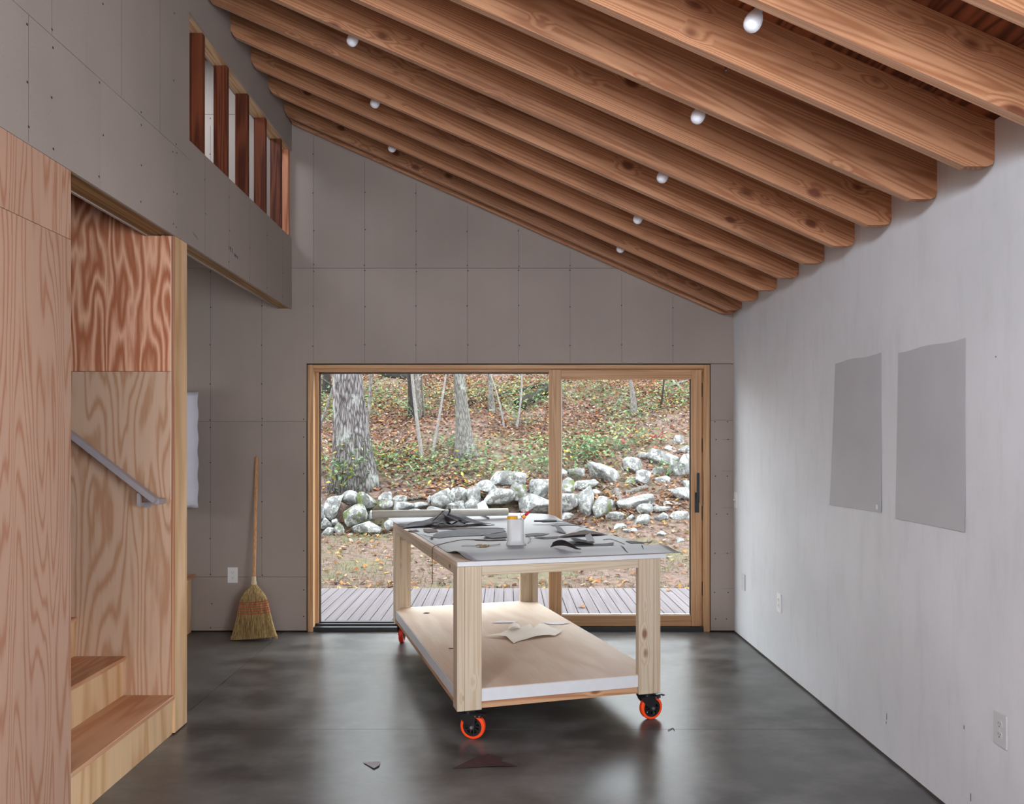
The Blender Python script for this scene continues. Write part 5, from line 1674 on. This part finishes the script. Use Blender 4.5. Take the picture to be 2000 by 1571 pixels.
tree('sapling', (1290, 800), (1296, 729), 4, 3, M['dark_bark'], 'thin dark sapling right of the broken snag', 6, 0.3, 2, 0.06, 8, 4, 10, 17)
# fallen logs and sticks
def log(name, a, b, ra, rb, mat, label, lift=0.0):
    pa, pb = ghit(*a), ghit(*b)
    pa.z += ra * 0.6 + lift; pb.z += rb * 0.6 + lift
    P = []
    for i in range(13):
        p = pa.lerp(pb, i / 12)
        p.z = max(p.z, ground(p.x, p.y) + 0.3 * ra) + 0.01 * math.sin(i * 1.7)
        p.x += 0.012 * math.sin(i * 2.3)
        P.append(p - pa)
    o = mesh_obj(name, *tree_mesh(P, [ra + (rb - ra) * i / 12 for i in range(13)], 12, 0.12, len(label)), mat, None, True, loc=pa)
    tag(o, label, 'log' if ra > 0.04 else 'stick')
log('fallen_log', (1012, 803), (1080, 764), 0.12, 0.10, M['moss_bark'], 'mossy fallen log left of the door stile', 0.06)
log('fallen_tree', (915, 790), (1085, 748), 0.035, 0.045, M['dark_bark'], 'long thin dark fallen trunk across the slope')
log('fallen_log', (745, 736), (800, 742), 0.10, 0.09, M['dark_bark'], 'dark rotting log at the top of the pane right of the oak')
log('stick', (698, 957), (716, 932), 0.03, 0.022, M['dead_bark'], 'stubby grey stick leaning beside the oak foot')
log('stick', (789, 933), (817, 947), 0.022, 0.018, M['dead_bark'], 'pale stick lying in the leaves above the wall')
log('stick', (795, 978), (832, 974), 0.022, 0.018, M['dead_bark'], 'bent pale stick on top of the stones')
log('stick', (1247, 812), (1274, 840), 0.016, 0.008, M['birch_bark'], 'thin white branch below the broken snag')
log('stick', (1312, 744), (1350, 776), 0.028, 0.02, M['birch_bark'], 'pale fallen branch at the top right of the sliding pane')
log('stick', (1292, 760), (1345, 744), 0.03, 0.03, M['dead_bark'], 'grey fallen branch across the top right of the sliding pane')
log('stick', (1305, 832), (1326, 818), 0.012, 0.008, M['dead_bark'], 'short stick in the undergrowth right of the snag')
log('stick', (1203, 962), (1214, 988), 0.05, 0.04, M['dead_bark'], 'weathered stump of wood between the boulders')
log('stick', (1222, 968), (1262, 955), 0.045, 0.045, M['dead_bark'], 'curved driftwood-like branch lying between the boulders')
log('stick', (655, 1139), (697, 1148), 0.010, 0.006, M['dead_bark'], 'thin twig on the grass beyond the deck')
log('stick', (1020, 828), (1042, 812), 0.018, 0.012, M['dead_bark'], 'pale broken branch below the mossy log')

# shrubs (things) in front of the slope
def shrub(px, py, spread, height, n, pal, label, seed, leaf=0.075, Y=None):
    b = ghit(px, py) if Y is None else Vector((pix(px, py, Y).x, Y, pix(px, py, Y).z))
    if Y is not None: b.z = ground(b.x, Y)
    t = empty('shrub', b)
    rg = random.Random(seed)
    S, pts = [], []
    for i in range(6):
        a = rg.uniform(0, 6.28)
        q = [Vector((0, 0, -0.03)), Vector((math.cos(a) * spread * .3, math.sin(a) * spread * .2, height * .5)), Vector((math.cos(a) * spread * .8, math.sin(a) * spread * .5, height * rg.uniform(.7, 1.0)))]
        S.append(tube(catmull(q, 4), 0.005, n=4))
        for k in range(n // 6):
            s = rg.uniform(0.25, 1.05)
            c = q[0].lerp(q[1], s * 2) if s < .5 else q[1].lerp(q[2], s * 2 - 1)
            pts.append((c.x + rg.gauss(0, spread * .16), c.y + rg.gauss(0, spread * .14), max(0.02, c.z + rg.gauss(0, height * .1))))
    mesh_obj('stems', *merge(*S), M['dead_bark'], t)
    P, cc = leaves_arrays(pts, leaf, 0.55, pal, np.random.RandomState(seed))
    leaf_object('foliage', P, cc, t)
    tag(t, label, 'shrub')
shrub(640, 935, 0.42, 0.95, 130, GREENS + YELLOWS[:1], 'leafy green shrub at the left glass edge beside the oak', 1, Y=13.0)
shrub(664, 950, 0.30, 0.60, 90, GREENS + YELLOWS[:2], 'low yellow-green shrub before the oak foot on its left', 2, 0.085, Y=12.95)
shrub(708, 942, 0.24, 0.95, 70, GREENS, 'creeper climbing the right side of the oak', 3, Y=13.1)
shrub(716, 968, 0.16, 0.22, 40, GREENS, 'low green sprig on top of the mossy stone', 4, Y=12.75)
shrub(1304, 935, 0.30, 0.35, 60, GREENS, 'bright green sprig among the boulders on the right', 5)
shrub(1137, 898, 0.45, 0.40, 110, GREENS, 'green bush just right of the door stile', 6)
shrub(1208, 882, 0.45, 0.30, 100, GREENS + [es(206, 92, 96)], 'low green bush with red leaves above the leaning slab', 7)
shrub(1010, 836, 0.7, 0.7, 170, GREENS + YELLOWS[:1], 'broad green bush left of the door stile', 8)
shrub(1262, 868, 0.35, 0.22, 60, [es(214, 92, 104), es(226, 120, 124), es(168, 160, 96)], 'small red-leaved shrub above the boulders on the right', 9)
shrub(880, 880, 0.4, 0.35, 80, GREENS, 'green bush left of the stout grey tree foot', 10)
shrub(762, 905, 0.5, 0.35, 100, GREENS + YELLOWS[:2], 'sparse green bush between oak and birch', 11)
shrub(812, 822, 0.6, 0.5, 110, GREENS, 'green bush at the foot of the dark trunk', 12)
shrub(1312, 775, 0.7, 0.6, 120, GREENS, 'green bush at the upper right of the sliding pane', 13)
shrub(1170, 768, 0.9, 0.7, 150, GREENS + YELLOWS[:1], 'green bush at the upper left of the sliding pane', 14)

# leaf litter, undergrowth, grass: nobody could count these
def scatter(n, x0, x1, y0_, y1_, dens, zo, rng):
    pts = []
    while len(pts) < n:
        Y = y0_ + (y1_ - y0_) * rng.rand()
        X = x0 + (x1 - x0) * rng.rand()
        if abs(X - 0.0) > 0.46 * Y + 0.6: continue
        if rng.rand() > dens(X, Y): continue
        pts.append((X, Y, ground(X, Y) + zo * rng.rand() + 0.008))
    return pts
def dl(X, Y):
    k = 0.55 + 0.9 * noise.noise(Vector((X * 0.5, Y * 0.5, 11)))
    if 13 < Y < 16.5: k *= 0.8
    return max(0.25, min(1, k + (0.25 if Y > 16 else 0)))
pts = scatter(100000, -10, 10, 12.3, 23.5, dl, 0.04, NR)
P, cc = leaves_arrays(pts, 0.072, 0.45, BROWNS, NR)
tag(leaf_object('leaf_litter', P, cc), 'fallen brown and orange leaves covering the wooded slope', 'leaves', kind='stuff')
pts = scatter(2600, -5, 5.5, 8.6, 12.6, lambda X, Y: 0.35 + 0.65 * smooth(10.8, 12.2, Y) + (0.4 if Y < 9.3 else 0), 0.02, NR)
P, cc = leaves_arrays(pts, 0.075, 0.4, BROWNS + [es(226, 172, 92), es(232, 190, 120), es(222, 160, 90), es(226, 196, 160)], NR)
tag(leaf_object('yard_leaves', P, cc), 'scattered tan and orange leaves on the grass beyond the deck', 'leaves', kind='stuff')
def du(X, Y):
    k = noise.noise(Vector((X * 0.45, Y * 0.4, 5))) * 1.4 + 0.25
    band = smooth(13.2, 14.2, Y) * (1 - smooth(17.5, 20, Y))
    return max(0.02, min(1, k * (0.15 + 0.85 * band) + (0.25 * band if X > 0.4 else 0)))
pts = scatter(15000, -9, 9, 12.8, 22, du, 0.28, NR)
P, cc = leaves_arrays(pts, 0.070, 0.5, GREENS + GREENS + GREENS + YELLOWS[:1] + YELLOWS[3:], NR)
tag(leaf_object('undergrowth', P, cc), 'low green undergrowth spreading across the wooded slope', 'plants', kind='stuff')
V, F, CO = [], [], []
gp = scatter(9000, -5.5, 6, 8.6, 12.7, lambda X, Y: max(0.1, 0.6 + noise.noise(Vector((X * 1.1, Y * 1.1, 2)))), 0.0, NR)
GC = np.array([es(150, 154, 112), es(170, 166, 128), es(132, 142, 100), es(186, 172, 146)])
for p in gp:
    a = NR.rand() * 6.28; h = 0.025 + 0.04 * NR.rand(); w = 0.006
    dx, dy = math.cos(a) * w, math.sin(a) * w
    lx, ly = (NR.rand() - .5) * h * 1.6, (NR.rand() - .5) * h * 1.6
    n = len(V)
    V += [(p[0] - dx, p[1] - dy, p[2] - 0.01), (p[0] + dx, p[1] + dy, p[2] - 0.01), (p[0] + lx, p[1] + ly, p[2] + h)]
    F.append((n, n + 1, n + 2))
    c = GC[NR.randint(0, 4)] * (0.8 + 0.4 * NR.rand())
    CO += [(*c, 1)] * 3
o = mesh_obj('grass', V, F, M['leaf'])
at = o.data.attributes.new('leafcol', 'FLOAT_COLOR', 'POINT')
at.data.foreach_set('color', np.asarray(CO, np.float32).ravel())
tag(o, 'short thin grass of the yard between deck and stones', 'grass', kind='stuff')
# a few single leaves on the deck
for (px, py, lab) in ((1137, 1184, 'orange leaf lying on the deck behind the table legs'), (1306, 1152, 'pale yellow leaf on the far edge of the deck at the right')):
    p = pixz(px, py + 2, -0.016)
    Pq, cq = leaves_arrays([(p.x, p.y, p.z + 0.006)], 0.09, 0.15, [es(226, 150, 80)], np.random.RandomState(px))
    o = leaf_object('fallen_leaf', Pq, cq, None, (p.x, p.y, p.z))
    tag(o, lab, 'leaf')
